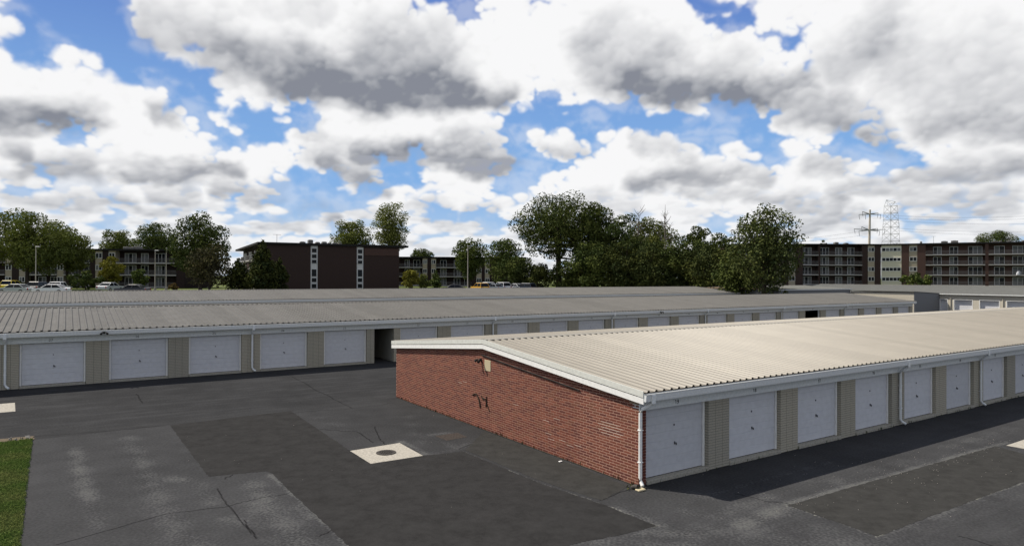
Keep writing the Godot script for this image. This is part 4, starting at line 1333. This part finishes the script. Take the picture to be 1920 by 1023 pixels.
func gable_roof(n: Node3D, x0: float, x1: float, z0: float, z1: float, y: float, rise: float, mat: Material) -> void:
	var zm := (z0 + z1) * 0.5
	put(n, "roof_deck", extrude_x([Vector2(z0 - 0.05, y), Vector2(zm, y + rise - 0.03), Vector2(z1 + 0.05, y)], x0 + 0.02, x1 - 0.02), M.wood)
	var count := int((x1 - x0) / 0.915)
	var pw := (x1 - x0) / count
	var a := roof_panel_mesh(pw, 3, Vector2(z0, y + 0.03), Vector2(zm, y + rise), 0.03)
	var b := roof_panel_mesh(pw, 3, Vector2(z1, y + 0.03), Vector2(zm, y + rise), 0.03)
	for k in count:
		put(n, "roof_panel", a, mat, Vector3(x0 + pw * k, 0, 0))
		put(n, "roof_panel", b, mat, Vector3(x0 + pw * k, 0, 0))
	put(n, "ridge_cap", strip_x([Vector2(zm + 0.2, y + rise + 0.02), Vector2(zm, y + rise + 0.05), Vector2(zm - 0.2, y + rise + 0.02)], x0, x1), M.ridge)
	put(n, "eave_trim", box_mesh(Vector3(x1 - x0, 0.14, 0.03)), M.gutter, Vector3((x0 + x1) * 0.5, y - 0.05, z0 - 0.02))

# ------------------------------------------------------------------ trees
func leaf_material(r: float, g: float, b: float) -> StandardMaterial3D:
	var m := plain(1, 1, 1, 0.95)
	m.albedo_color = Color.WHITE
	m.vertex_color_use_as_albedo = true
	m.backlight_enabled = true
	m.metallic_specular = 0.12
	m.backlight = lin(r * 1.5, g * 1.6, b * 0.7)
	return m

func crown_mesh(clumps: Array, count: int, leaf: float, col: Color, r: RandomNumberGenerator) -> ArrayMesh:
	var vs := PackedVector3Array(); var ns := PackedVector3Array(); var cs := PackedColorArray(); var ix := PackedInt32Array()
	var total := 0.0
	for c in clumps: total += c[1] * c[1]
	var second := Color(col.r + 0.028, col.g + 0.024, col.b)      # the yellower leaves
	for c in clumps:
		var n := int(count * c[1] * c[1] / total)
		var share := r.randf()
		for i in n:
			var d := Vector3(r.randfn(), r.randfn(), r.randfn()).normalized()
			var p: Vector3 = c[0] + d * c[1] * (0.45 + 0.6 * sqrt(r.randf())) * Vector3(1, 0.8, 1)
			var nn := (d * 0.6 + Vector3(r.randfn(), r.randfn() + 0.4, r.randfn()) * 0.7).normalized()
			var a := nn.cross(Vector3(r.randfn(), r.randfn(), r.randfn())).normalized()
			var b := nn.cross(a)
			var s := leaf * r.randf_range(0.6, 1.3)
			var k := vs.size()
			vs.append(p - a * s); vs.append(p + b * s * 0.55 + nn * s * 0.12); vs.append(p + a * s); vs.append(p - b * s * 0.55 + nn * s * 0.12)
			var cc := col.lerp(second, clampf(share + r.randf_range(-0.35, 0.35), 0.0, 1.0))
			for j in 4:
				ns.append(nn); cs.append(cc)
			ix.append_array(PackedInt32Array([k, k + 1, k + 2, k, k + 2, k + 3]))
	var arr := []
	arr.resize(Mesh.ARRAY_MAX)
	arr[Mesh.ARRAY_VERTEX] = vs; arr[Mesh.ARRAY_NORMAL] = ns; arr[Mesh.ARRAY_COLOR] = cs; arr[Mesh.ARRAY_INDEX] = ix
	var m := ArrayMesh.new()
	m.add_surface_from_arrays(Mesh.PRIMITIVE_TRIANGLES, arr)
	return m

# a tree seen round pixel px at a given distance; its top at pixel row py, half width hw pixels, crown reaching down to the share low of its height
func tree(called: String, label: String, category: String, px: float, depth: float, py: float, hw: float, low: float, col: Color, opt := {}) -> void:
	var at := far_spot(px, depth)
	if opt.has("base"): at.y = opt.base
	var s := depth / FPX
	var hgt: float = height_at(px, py, depth) - at.y
	var rad := hw * s
	var r := RandomNumberGenerator.new()
	r.seed = int(px * 13.0 + depth)
	var o := thing(called, label, category, at, 0.0, opt.get("group", "trees behind the garages"))
	var leaf: float = opt.get("leaf", 0.215)
	var y0 := hgt * low
	var cy := (y0 + hgt) * 0.5
	var ry := (hgt - y0) * 0.5
	var clumps := []
	var shape: String = opt.get("shape", "round")
	var nc: int = int(opt.get("clumps", 34) * 1.9)
	var bumps := FastNoiseLite.new(); bumps.seed = r.seed; bumps.frequency = 0.9
	for i in nc:
		var ph := i * 2.39996 + r.randf_range(-0.3, 0.3)
		var yy := clampf(1.0 - 2.0 * (i + 0.5) / nc + r.randf_range(-0.08, 0.08), -1.0, 1.0)
		var sr := sqrt(1.0 - yy * yy)
		var dir := Vector3(cos(ph) * sr, yy, sin(ph) * sr)
		var cr := minf(rad, ry) * r.randf_range(0.16, 0.36)
		var k := (1.0 + 0.22 * bumps.get_noise_3dv(dir * 1.3)) * (r.randf_range(0.72, 1.0) if i % 3 != 2 else r.randf_range(0.15, 0.65))
		var p := Vector3(dir.x * (rad - cr * 0.6) * k, cy + dir.y * (ry - cr * 0.6) * k, dir.z * (rad - cr * 0.6) * k)
		if shape == "cone":
			var t := (p.y - y0) / (hgt - y0)
			var f := maxf(0.06, 1.05 - t)
			p.x *= f * 1.2; p.z *= f * 1.2
			cr = rad * (0.10 + 0.34 * f)
		elif shape == "vase":
			var t2 := clampf((p.y - y0) / (hgt - y0), 0.0, 1.0)
			var f2 := 0.45 + 0.6 * sqrt(t2)
			p.x *= f2; p.z *= f2
		clumps.append([p, cr])
	if shape == "cone":
		clumps.append([Vector3(0, hgt - rad * 0.16, 0), rad * 0.10])
		clumps.append([Vector3(0, hgt - rad * 0.5, 0), rad * 0.17])
	var area := rad * ry * PI
	var count: int = int(clampf(area * 1.25 * opt.get("dense", 5.0) / (leaf * leaf * 1.1), 500, 40000))
	# trunk and limbs
	var st := tool_()
	var tr: float = opt.get("trunk", maxf(0.12, hgt * 0.022))
	var fork := Vector3(r.randf_range(-0.3, 0.3), maxf(y0 + ry * 0.35, hgt * 0.25), r.randf_range(-0.3, 0.3))
	tube(st, [Vector3(0, -0.3, 0), Vector3(0, 0.3, 0), fork * 0.5, fork], [tr * 1.5, tr * 1.1, tr * 0.95, tr * 0.8], 8)
	if shape == "cone": tube(st, [fork, Vector3(0, hgt * 0.95, 0)], [tr * 0.8, 0.03], 6)
	var lead := fork.lerp(Vector3(0, hgt * 0.85, 0), 0.6)
	tube(st, [fork, lead, Vector3(r.randf_range(-0.8, 0.8), hgt * 0.86, 0)], [tr * 0.75, tr * 0.4, 0.04], 6)
	for i in clumps.size():
		if i % 3 == 0 and shape != "cone":
			var c: Vector3 = clumps[i][0]
			var start := fork.lerp(lead, clampf((c.y - fork.y) / maxf(hgt - fork.y, 0.1), 0.0, 0.9)) if c.y > fork.y else fork * 0.85
			var midp := start.lerp(c, 0.5) + Vector3(r.randf_range(-0.3, 0.3), -0.12 * start.distance_to(c), r.randf_range(-0.3, 0.3))
			tube(st, [start, midp, c], [tr * 0.38, tr * 0.22, 0.03], 5)
	put(o, "trunk", st.commit(), opt.get("bark", M.bark))
	put(o, "crown", crown_mesh(clumps, count, leaf, col, r), leaf_material(col.r, col.g, col.b))

func dead_branches(px: float, depth: float, py: float, label: String) -> void:
	var at := far_spot(px, depth)
	var hgt := height_at(px, py, depth) - at.y
	var r := RandomNumberGenerator.new()
	r.seed = int(px)
	var o := thing("dead_tree", label, "tree", at, 0.0, "bare dead trees among the foliage")
	var st := tool_()
	tube(st, [Vector3(0, -0.2, 0), Vector3(0.2, hgt * 0.5, 0), Vector3(0.1, hgt * 0.85, 0), Vector3(0, hgt, 0)], [0.22, 0.16, 0.09, 0.03], 6)
	put(o, "trunk", st.commit(), M.bark_pale)
	for i in 22:
		var b := tool_()
		var y := hgt * r.randf_range(0.6, 0.97)
		var a := r.randf() * TAU
		var l := r.randf_range(1.0, 2.8)
		var d := Vector3(cos(a), r.randf_range(0.6, 1.3), sin(a)).normalized()
		var p0 := Vector3(0.1, y, 0)
		tube(b, [p0, p0 + d * l * 0.5, p0 + d * l + Vector3(0, 0.3, 0)], [0.06, 0.045, 0.02], 4)
		tube(b, [p0 + d * l * 0.5, p0 + d * l * 0.7 + Vector3(r.randfn(), 0.6, r.randfn()) * 0.5], [0.035, 0.015], 4)
		put(o, "branch", b.commit(), M.bark_pale)

func build_trees() -> void:
	var deep := Color(0.050, 0.068, 0.026); var mid := Color(0.062, 0.084, 0.030); var olive := Color(0.088, 0.104, 0.032); var gold := Color(0.135, 0.130, 0.030); var dim := Color(0.030, 0.040, 0.019)
	tree("shade_tree", "broad olive-green tree towering over the yellow and white cars", "tree", 50, 128, 386, 84, 0.16, Color(0.10, 0.118, 0.036), {"clumps": 46})
	tree("shade_tree", "tall dark part-hidden tree beside the broad olive-green tree", "tree", 125, 136, 425, 48, 0.25, olive)
	tree("shade_tree", "light green round tree behind the roof of the dark apartment building", "tree", 222, 196, 427, 38, 0.25, olive)
	tree("shade_tree", "domed grey-green tree behind the apartment roof, next to the tall dark maple", "tree", 292, 178, 414, 42, 0.25, mid)
	tree("maple_tree", "tall dense dark maple beside the cedars", "tree", 375, 120, 399, 56, 0.10, deep, {"clumps": 46})
	tree("shade_tree", "thin dark reddish tree in front of the tall maple", "tree", 392, 108, 452, 46, 0.06, Color(0.050, 0.048, 0.028), {"dense": 3.0})
	tree("cedar_tree", "dark cedar with a leaning spire in front of the brick end wall", "tree", 492, 108, 446, 34, 0.02, dim, {"shape": "cone", "clumps": 44, "leaf": 0.21, "dense": 7.0})
	tree("cedar_tree", "low dark cedar between the maple and the spired cedar", "tree", 448, 110, 482, 32, 0.02, dim, {"shape": "cone", "clumps": 36, "leaf": 0.21, "dense": 7.0})
	tree("cedar_tree", "squat dark cedar against the brick end wall", "tree", 524, 112, 480, 22, 0.02, dim, {"shape": "cone", "clumps": 30, "leaf": 0.21, "dense": 7.0})
	tree("shade_tree", "round green tree rising behind the flat roof of the brick end wall", "tree", 660, 176, 407, 41, 0.2, Color(0.115, 0.135, 0.042), {"clumps": 38})
	tree("locust_tree", "tall airy yellow-green tree behind the roof corner of the brick end wall", "tree", 732, 170, 374, 42, 0.3, Color(0.14, 0.155, 0.05), {"shape": "vase", "dense": 3.2, "clumps": 40})
	tree("shade_tree", "small dark flat-topped tree over the roof next to the brick end wall", "tree", 790, 210, 463, 26, 0.45, deep)
	tree("shade_tree", "green vase-shaped tree in front of the part-hidden apartments beside a lamp post", "tree", 880, 152, 442, 38, 0.18, mid, {"shape": "vase", "clumps": 34})
	tree("shade_tree", "loose green tree between the vase-shaped tree and the giant tree", "tree", 945, 146, 438, 38, 0.15, mid, {"dense": 4.0})
	tree("giant_tree", "giant dark spreading tree, the tallest of all, with its trunk showing", "tree", 1048, 134, 358, 90, 0.26, Color(0.052, 0.068, 0.026), {"clumps": 70, "dense": 4.2, "trunk": 0.6})
	tree("shade_tree", "dark shoulder tree whose crown merges with the giant tree", "tree", 1118, 132, 374, 52, 0.15, deep, {"clumps": 40})
	tree("shade_tree", "yellow-topped green tree among bare dead branches", "tree", 1222, 138, 402, 58, 0.10, olive, {"clumps": 40})
	tree("shade_tree", "dark green tree between the giant tree and the yellow-topped tree", "tree", 1165, 128, 405, 54, 0.05, deep)
	tree("shade_tree", "small ragged-topped tree between the yellow-topped tree and the big round tree", "tree", 1308, 134, 422, 36, 0.08, deep)
	tree("shade_tree", "low dark tree filling the gap before the big round tree", "tree", 1345, 122, 434, 48, 0.03, deep)
	tree("round_tree", "big round dark tree standing before the four-storey block", "tree", 1437, 97, 380, 74, 0.14, Color(0.054, 0.070, 0.028), {"clumps": 56, "leaf": 0.21, "dense": 4.2, "trunk": 0.45})
	tree("shade_tree", "dark tree top showing above the roof of the sunlit wing", "tree", 1872, 232, 428, 44, 0.3, deep, {"clumps": 36})
	tree("shade_tree", "small yellow-green treetop over the roof of the shaded block", "tree", 1540, 225, 448, 16, 0.3, olive, {"clumps": 16})
	# low growth
	var g := "shrubs and small trees in front of the apartments"
	tree("small_tree", "small yellow-green tree before the dark apartment windows", "tree", 208, 126, 480, 25, 0.12, gold, {"group": g, "clumps": 22, "leaf": 0.21})
	tree("small_tree", "small golden tree at the corner of the brick end wall", "tree", 770, 128, 503, 20, 0.05, gold, {"group": g, "clumps": 18, "leaf": 0.21})
	tree("small_tree", "small dull green tree between the golden tree and the small conifer", "tree", 792, 132, 513, 15, 0.05, olive, {"group": g, "clumps": 14, "leaf": 0.21})
	tree("small_conifer", "small green conifer before the part-hidden apartments", "tree", 817, 134, 505, 14, 0.03, mid, {"group": g, "shape": "cone", "clumps": 24, "leaf": 0.2})
	tree("shrub", "dark round shrub between the white van and the small yellow-green tree", "shrub", 160, 122, 508, 34, 0.0, deep, {"group": g, "clumps": 20, "leaf": 0.21})
	tree("shrub", "rounded green shrub between the small yellow-green tree and the lamp posts", "shrub", 262, 126, 502, 17, 0.0, mid, {"group": g, "clumps": 16, "leaf": 0.21})
	tree("shrub", "pale low shrub by the yellow car", "shrub", 45, 130, 525, 16, 0.0, olive, {"group": g, "clumps": 12, "leaf": 0.2})
	tree("shrub", "low tan ornamental grass clump by the lamp posts", "shrub", 325, 124, 531, 10, 0.0, Color(0.14, 0.10, 0.05), {"group": g, "clumps": 10, "leaf": 0.2})
	tree("shrub", "feathery grey-green shrub at the foot of the cream stairwell panel", "shrub", 1720, 160, 511, 30, 0.0, mid, {"group": g, "clumps": 18, "leaf": 0.3, "base": 3.2})
	var under := [[968, 140, 474, 48], [1010, 136, 490, 42], [1072, 128, 482, 48], [1115, 124, 450, 56], [1168, 122, 446, 54], [1215, 120, 452, 52], [1262, 120, 444, 54], [1300, 118, 452, 50], [1340, 112, 456, 52], [1385, 104, 470, 46]]
	var words := ["bushy tree below the loose green tree", "low bush between the loose green tree and the giant trunk", "bush at the trunk of the giant tree", "bushy tree under the dark shoulder tree", "bushy tree between the dark shoulder tree and the yellow-topped tree", "bushy tree below the yellow-topped tree", "bushy tree between the yellow-topped tree and the small ragged-topped tree", "bushy tree under the small ragged-topped tree", "bushy tree under the gap-filling low tree", "bush at the foot of the big round tree"]
	for i in under.size():
		var u = under[i]
		tree("undergrowth_tree", "dark " + words[i], "tree", u[0], u[1], u[2], u[3], 0.0, [deep, dim, Color(0.040, 0.052, 0.022)][i % 3], {"group": "dark bushy trees of the thicket", "clumps": 34, "dense": 4.5})
	dead_branches(1196, 130, 396, "bare dead tree between the dark shoulder tree and the yellow-topped tree")
	dead_branches(1246, 131, 398, "bare dead tree poking out beside the small ragged-topped tree")

# ------------------------------------------------------------------ cars, poles, power line
func car(label: String, col: Color, px: float, depth: float, turn: float, kind: String, lift := 0.0) -> void:
	var at := far_spot(px, depth)
	at.y = terrain(-at.z) + lift
	var c := thing("parked_car", label, "car", at, turn, "cars in the far parking lot")
	var paint := plain(col.r, col.g, col.b, 0.3)
	paint.clearcoat_enabled = true
	paint.clearcoat = 0.6
	var tall := kind == "suv"
	var w := 0.92 if tall else 0.88
	var belt := 1.02 if tall else 0.90
	var roof := 1.72 if tall else 1.44
	var body := [Vector2(-2.25, 0.32), Vector2(-2.32, 0.62), Vector2(-2.2, belt - 0.06), Vector2(-1.0, belt), Vector2(2.1, belt + 0.02), Vector2(2.3, belt - 0.08), Vector2(2.34, 0.5), Vector2(2.25, 0.3), Vector2(1.75, 0.26), Vector2(-1.8, 0.26)]
	put(c, "body", extrude_x(body, -w, w), paint)
	var back := 2.15 if tall else 1.75
	var b0 := [Vector3(-w + 0.04, belt, -1.05), Vector3(w - 0.04, belt, -1.05), Vector3(w - 0.04, belt, back), Vector3(-w + 0.04, belt, back)]
	var rb := back - (0.35 if tall else 0.75)
	var t0 := [Vector3(-w + 0.2, roof - 0.06, -0.35), Vector3(w - 0.2, roof - 0.06, -0.35), Vector3(w - 0.2, roof - 0.06, rb), Vector3(-w + 0.2, roof - 0.06, rb)]
	var st := tool_()
	for i in 4:
		face_from(st, [b0[i], b0[(i + 1) % 4], t0[(i + 1) % 4], t0[i]], Vector3(0, 1.1, 0.3))
	put(c, "windows", st.commit(), M.glass)
	st = tool_()
	var r1 := [Vector3(-w + 0.26, roof, -0.2), Vector3(w - 0.26, roof, -0.2), Vector3(w - 0.26, roof, rb - 0.1), Vector3(-w + 0.26, roof, rb - 0.1)]
	for i in 4: face_from(st, [t0[i], t0[(i + 1) % 4], r1[(i + 1) % 4], r1[i]], Vector3(0, 1.1, 0.3))
	face_from(st, r1, Vector3(0, 1.1, 0.3))
	for i in 4: tube(st, [b0[i], t0[i]], [0.05, 0.04], 4)
	tube(st, [(b0[0] + b0[3]) * 0.5, (t0[0] + t0[3]) * 0.5], [0.04, 0.04], 4)
	tube(st, [(b0[1] + b0[2]) * 0.5, (t0[1] + t0[2]) * 0.5], [0.04, 0.04], 4)
	put(c, "roof", st.commit(), paint)
	for x in [-w + 0.1, w - 0.1]:
		for z in [-1.4, 1.4]:
			var wh := put(c, "wheel", tube_mesh([Vector3(x - 0.11, 0.32, z), Vector3(x + 0.11, 0.32, z)], [0.32, 0.32], 14), M.tyre)
			put(wh, "rim", tube_mesh([Vector3(x - 0.12, 0.32, z), Vector3(x + 0.12, 0.32, z)], [0.2, 0.2], 10), M.rim)
		put(c, "headlight", bevel_box(Vector3(0.34, 0.14, 0.1), 0.03), M.lamp_clear, Vector3(x * 0.8, belt - 0.22, -2.27))
		put(c, "tail_light", bevel_box(Vector3(0.22, 0.3, 0.08), 0.02), M.lamp_red, Vector3(x * 0.9, belt - 0.2, 2.3))

func lamp_post(px: float, depth: float, py: float, label: String) -> void:
	var at := far_spot(px, depth)
	var h := height_at(px, py, depth) - at.y
	var o := thing("lamp_post", label, "lamp post", at, HEAD - PI / 2, "lamp posts of the parking lot")
	put(o, "pole", tube_mesh([Vector3(0, -0.1, 0), Vector3(0, h * 0.5, 0), Vector3(0, h, 0)], [0.085, 0.07, 0.055], 8), M.pole_pale)
	put(o, "base", tube_mesh([Vector3(0, -0.1, 0), Vector3(0, 0.5, 0)], [0.25, 0.25], 10), M.concrete)
	put(o, "lamp_head", bevel_box(Vector3(0.7, 0.16, 0.3), 0.04), M.steel, Vector3(0.3, h + 0.05, 0))

func strut(st: SurfaceTool, a: Vector3, b: Vector3, r: float) -> void:
	tube(st, [a, b], [r, r], 4)

func power_line() -> void:
	var face := HEAD - PI / 2
	# lattice tower
	var d := 360.0
	var s := d / FPX
	var at := far_spot(1671, d)
	var t := thing("lattice_tower", "steel lattice transmission tower with a flared top behind the apartments", "tower", at, face + 0.25)
	var top := height_at(1671, 386, d) - at.y
	var r := 0.075
	var half := 2.4
	var levels := 11
	for k in levels:
		var y0 := top * k / levels; var y1 := top * (k + 1) / levels
		var h0 := lerpf(half * 1.6, half * 0.92, k / float(levels)); var h1 := lerpf(half * 1.6, half * 0.92, (k + 1) / float(levels))
		var st := tool_()
		var c0 := [Vector3(-h0, y0, -h0), Vector3(h0, y0, -h0), Vector3(h0, y0, h0), Vector3(-h0, y0, h0)]
		var c1 := [Vector3(-h1, y1, -h1), Vector3(h1, y1, -h1), Vector3(h1, y1, h1), Vector3(-h1, y1, h1)]
		for i in 4:
			var j := (i + 1) % 4
			strut(st, c0[i], c1[i], r * 1.3)
			strut(st, c1[i], c1[j], r)
			strut(st, c0[i], c1[j], r * 0.7)
			strut(st, c0[j], c1[i], r * 0.7)
		put(t, "lattice_section", st.commit(), M.steel)
	var w := 10.0 * s
	var st := tool_()
	var hh := half * 0.92
	for z in [-hh, hh]:
		strut(st, Vector3(-hh, top, z), Vector3(-w, top + 3.2, 0), r)
		strut(st, Vector3(hh, top, z), Vector3(w, top + 2.4, 0), r)
		strut(st, Vector3(0, top + 0.6, z), Vector3(-w, top + 3.2, 0), r * 0.8)
		strut(st, Vector3(0, top + 0.6, z), Vector3(w, top + 2.4, 0), r * 0.8)
	strut(st, Vector3(-w, top + 3.2, 0), Vector3(w, top + 2.4, 0), r)
	put(t, "crown_frame", st.commit(), M.steel)
	for q in [[-1.0, 0.77, 2.2], [1.0, 0.79, 2.6], [-1.0, 0.28, 2.0], [1.0, 0.30, 1.6], [1.0, 0.53, 1.2]]:
		var a := tool_()
		var y: float = top * q[1]
		var x: float = q[0] * (half * 1.2)
		strut(a, Vector3(x * 0.9, y, 0), Vector3(x + q[0] * q[2], y - 0.2, 0), r)
		strut(a, Vector3(x + q[0] * q[2], y - 0.2, 0), Vector3(x + q[0] * q[2] * 1.1, y - 3.2, 0), r)
		put(t, "cross_arm", a.commit(), M.steel)
	# single pole with double arms
	d = 300.0
	s = d / FPX
	at = far_spot(1630, d)
	var ph := height_at(1632, 393, d) - at.y
	var p := thing("transmission_pole", "pale tubular transmission pole with two tiers of dark arms", "pole", at, face)
	put(p, "pole", tube_mesh([Vector3(-0.2, -0.2, 0), Vector3(0.1, ph * 0.5, 0), Vector3(0.45, ph, 0)], [0.75, 0.55, 0.38], 12), M.pole_pale)
	for q in [[height_at(1632, 401, d) - at.y, [[-13.5, 4.5], [-20, -1.5], [-8, -1], [16, 2], [21, -1]]], [height_at(1632, 431, d) - at.y, [[-15, 6], [-29, 2], [-20, -2.5], [15, 3], [29, 1], [19, -2]]]]:
		for e in q[1]:
			var a := put(p, "arm", tube_mesh([Vector3(0.4, q[0], 0), Vector3(e[0] * s * 0.55, q[0] + e[1] * s * 0.6, 0), Vector3(e[0] * s, q[0] + e[1] * s, 0.5)], [0.26, 0.2, 0.12], 6), M.steel)
			put(a, "insulator", tube_mesh([Vector3(e[0] * s, q[0] + e[1] * s, 0.5), Vector3(e[0] * s * 0.93, q[0] + e[1] * s - 2.2, 0.5)], [0.08, 0.08], 5), M.wire)
	# wires
	for q in [[1680, 404, 1990, 401, 4.0], [1680, 409, 1990, 406, 4.0], [1682, 428, 1990, 432, 3.0], [1682, 432, 1990, 440, 3.0], [1680, 414, 1990, 418, 3.0], [1610, 434, 1420, 452, 2.5], [1618, 441, 1440, 456, 2.0], [1655, 408, 1636, 409, 0.5]]:
		var a3 := far_spot(q[0], 340.0); a3.y = height_at(q[0], q[1], 340.0)
		var b3 := far_spot(q[2], 340.0); b3.y = height_at(q[2], q[3], 340.0)
		var pts := []
		var rad := []
		for i in 13:
			var u := i / 12.0
			pts.append(a3.lerp(b3, u) - Vector3(0, q[4] * 0.35 * 4.0 * u * (1.0 - u), 0))
			rad.append(0.035)
		var wv := put(self, "power_cable", tube_mesh(pts, rad, 4), M.wire)
		tag(wv, "thin dark power cable strung from the transmission tower and pole across the sky", "cable", "power cables")

func build_background() -> void:
	build_sheds()
	build_apartments()
	build_trees()
	power_line()
	var f := HEAD - PI / 2
	car("bright yellow car by the pale low shrub", Color(0.55, 0.42, 0.01), 22, 116, f + 0.2, "suv", 0.1)
	car("pale silver car parked in front of the yellow car", Color(0.38, 0.40, 0.40), 28, 100, f + PI / 2, "sedan")
	car("dark navy van by the lamp post under the broad olive tree", Color(0.015, 0.017, 0.03), 75, 108, f + 0.1, "suv")
	car("white sedan parked side-on between the silver car and the dark shrub", Color(0.72, 0.73, 0.74), 96, 99, f + PI / 2 + 0.15, "sedan")
	car("white van beside the dark shrub", Color(0.70, 0.71, 0.72), 110, 106, f + 0.3, "suv")
	car("light grey car parked behind the small yellow-green tree", Color(0.42, 0.44, 0.47), 206, 107, f, "sedan", 0.2)
	car("dark car with a bright roof line in front of the rounded shrub", Color(0.05, 0.052, 0.06), 248, 100, f + PI / 2, "sedan")
	car("dark car by the lamp post in front of the part-hidden apartments", Color(0.03, 0.03, 0.035), 850, 129, f + PI / 2, "sedan", -0.15)
	car("orange-yellow car at the end of a parked row", Color(0.55, 0.30, 0.03), 900, 127, f + 0.5, "suv", -0.1)
	car("white car right behind the orange-yellow car", Color(0.70, 0.71, 0.72), 912, 130, f + 0.5, "suv")
	car("blue-grey car in the middle of the parked row", Color(0.12, 0.15, 0.19), 928, 128, f + 0.6, "sedan")
	car("white hatchback next to the blue-grey car", Color(0.68, 0.69, 0.70), 940, 131, f + 0.6, "suv")
	car("silver car beside the dark blue car", Color(0.42, 0.43, 0.45), 968, 130, f + 0.6, "sedan", 0.05)
	car("dark blue car at the foot of the giant tree", Color(0.02, 0.035, 0.07), 984, 128, f + 0.9, "suv", -0.05)
	lamp_post(66, 112, 463, "grey lamp post in front of the broad olive tree")
	lamp_post(290, 118, 470, "grey lamp post by the balconies of the dark apartment building")
	lamp_post(311, 118, 466, "grey lamp post close to the dense dark maple")
	lamp_post(877, 122, 462, "tall grey lamp post before the vase-shaped tree")


func _ready() -> void:
	rng.seed = 77
	# camera
	var cam := Camera3D.new()
	cam.name = "camera"
	var fwd := Vector3(cos(HEAD) * cos(PITCH), sin(PITCH), -sin(HEAD) * cos(PITCH))
	var right := fwd.cross(Vector3.UP).normalized()
	var up := right.cross(fwd)
	var r2 := right * cos(ROLL) + up * sin(ROLL)
	var u2 := up * cos(ROLL) - right * sin(ROLL)
	cam.transform = Transform3D(Basis(r2, u2, -fwd), CAM)
	cam.fov = rad_to_deg(2.0 * atan(511.5 / FPX))
	cam.near = 0.1
	cam.far = 6000.0
	add_child(cam)
	cam.current = true
	# air and sun
	var env := Environment.new()
	env.background_mode = Environment.BG_SKY
	env.sky = build_sky()
	env.tonemap_mode = Environment.TONE_MAPPER_LINEAR
	env.tonemap_exposure = 1.25
	env.sdfgi_enabled = true
	env.ssao_enabled = true
	env.ssil_enabled = true
	var we := WorldEnvironment.new()
	we.name = "world_environment"
	we.environment = env
	add_child(we)
	var sun := DirectionalLight3D.new()
	sun.name = "sun"
	sun.light_color = Color(1.0, 0.965, 0.91)
	sun.light_energy = 1.6
	sun.light_angular_distance = 0.5
	sun.shadow_enabled = true
	add_child(sun)
	sun.look_at_from_position(Vector3(-0.363, 0.768, -0.528), Vector3.ZERO)
	print("sky ", Time.get_ticks_msec())
	make_materials()
	build_ground()
	print("ground ", Time.get_ticks_msec())
	build_garages()
	print("garages ", Time.get_ticks_msec())
	build_background()
	print("background ", Time.get_ticks_msec())
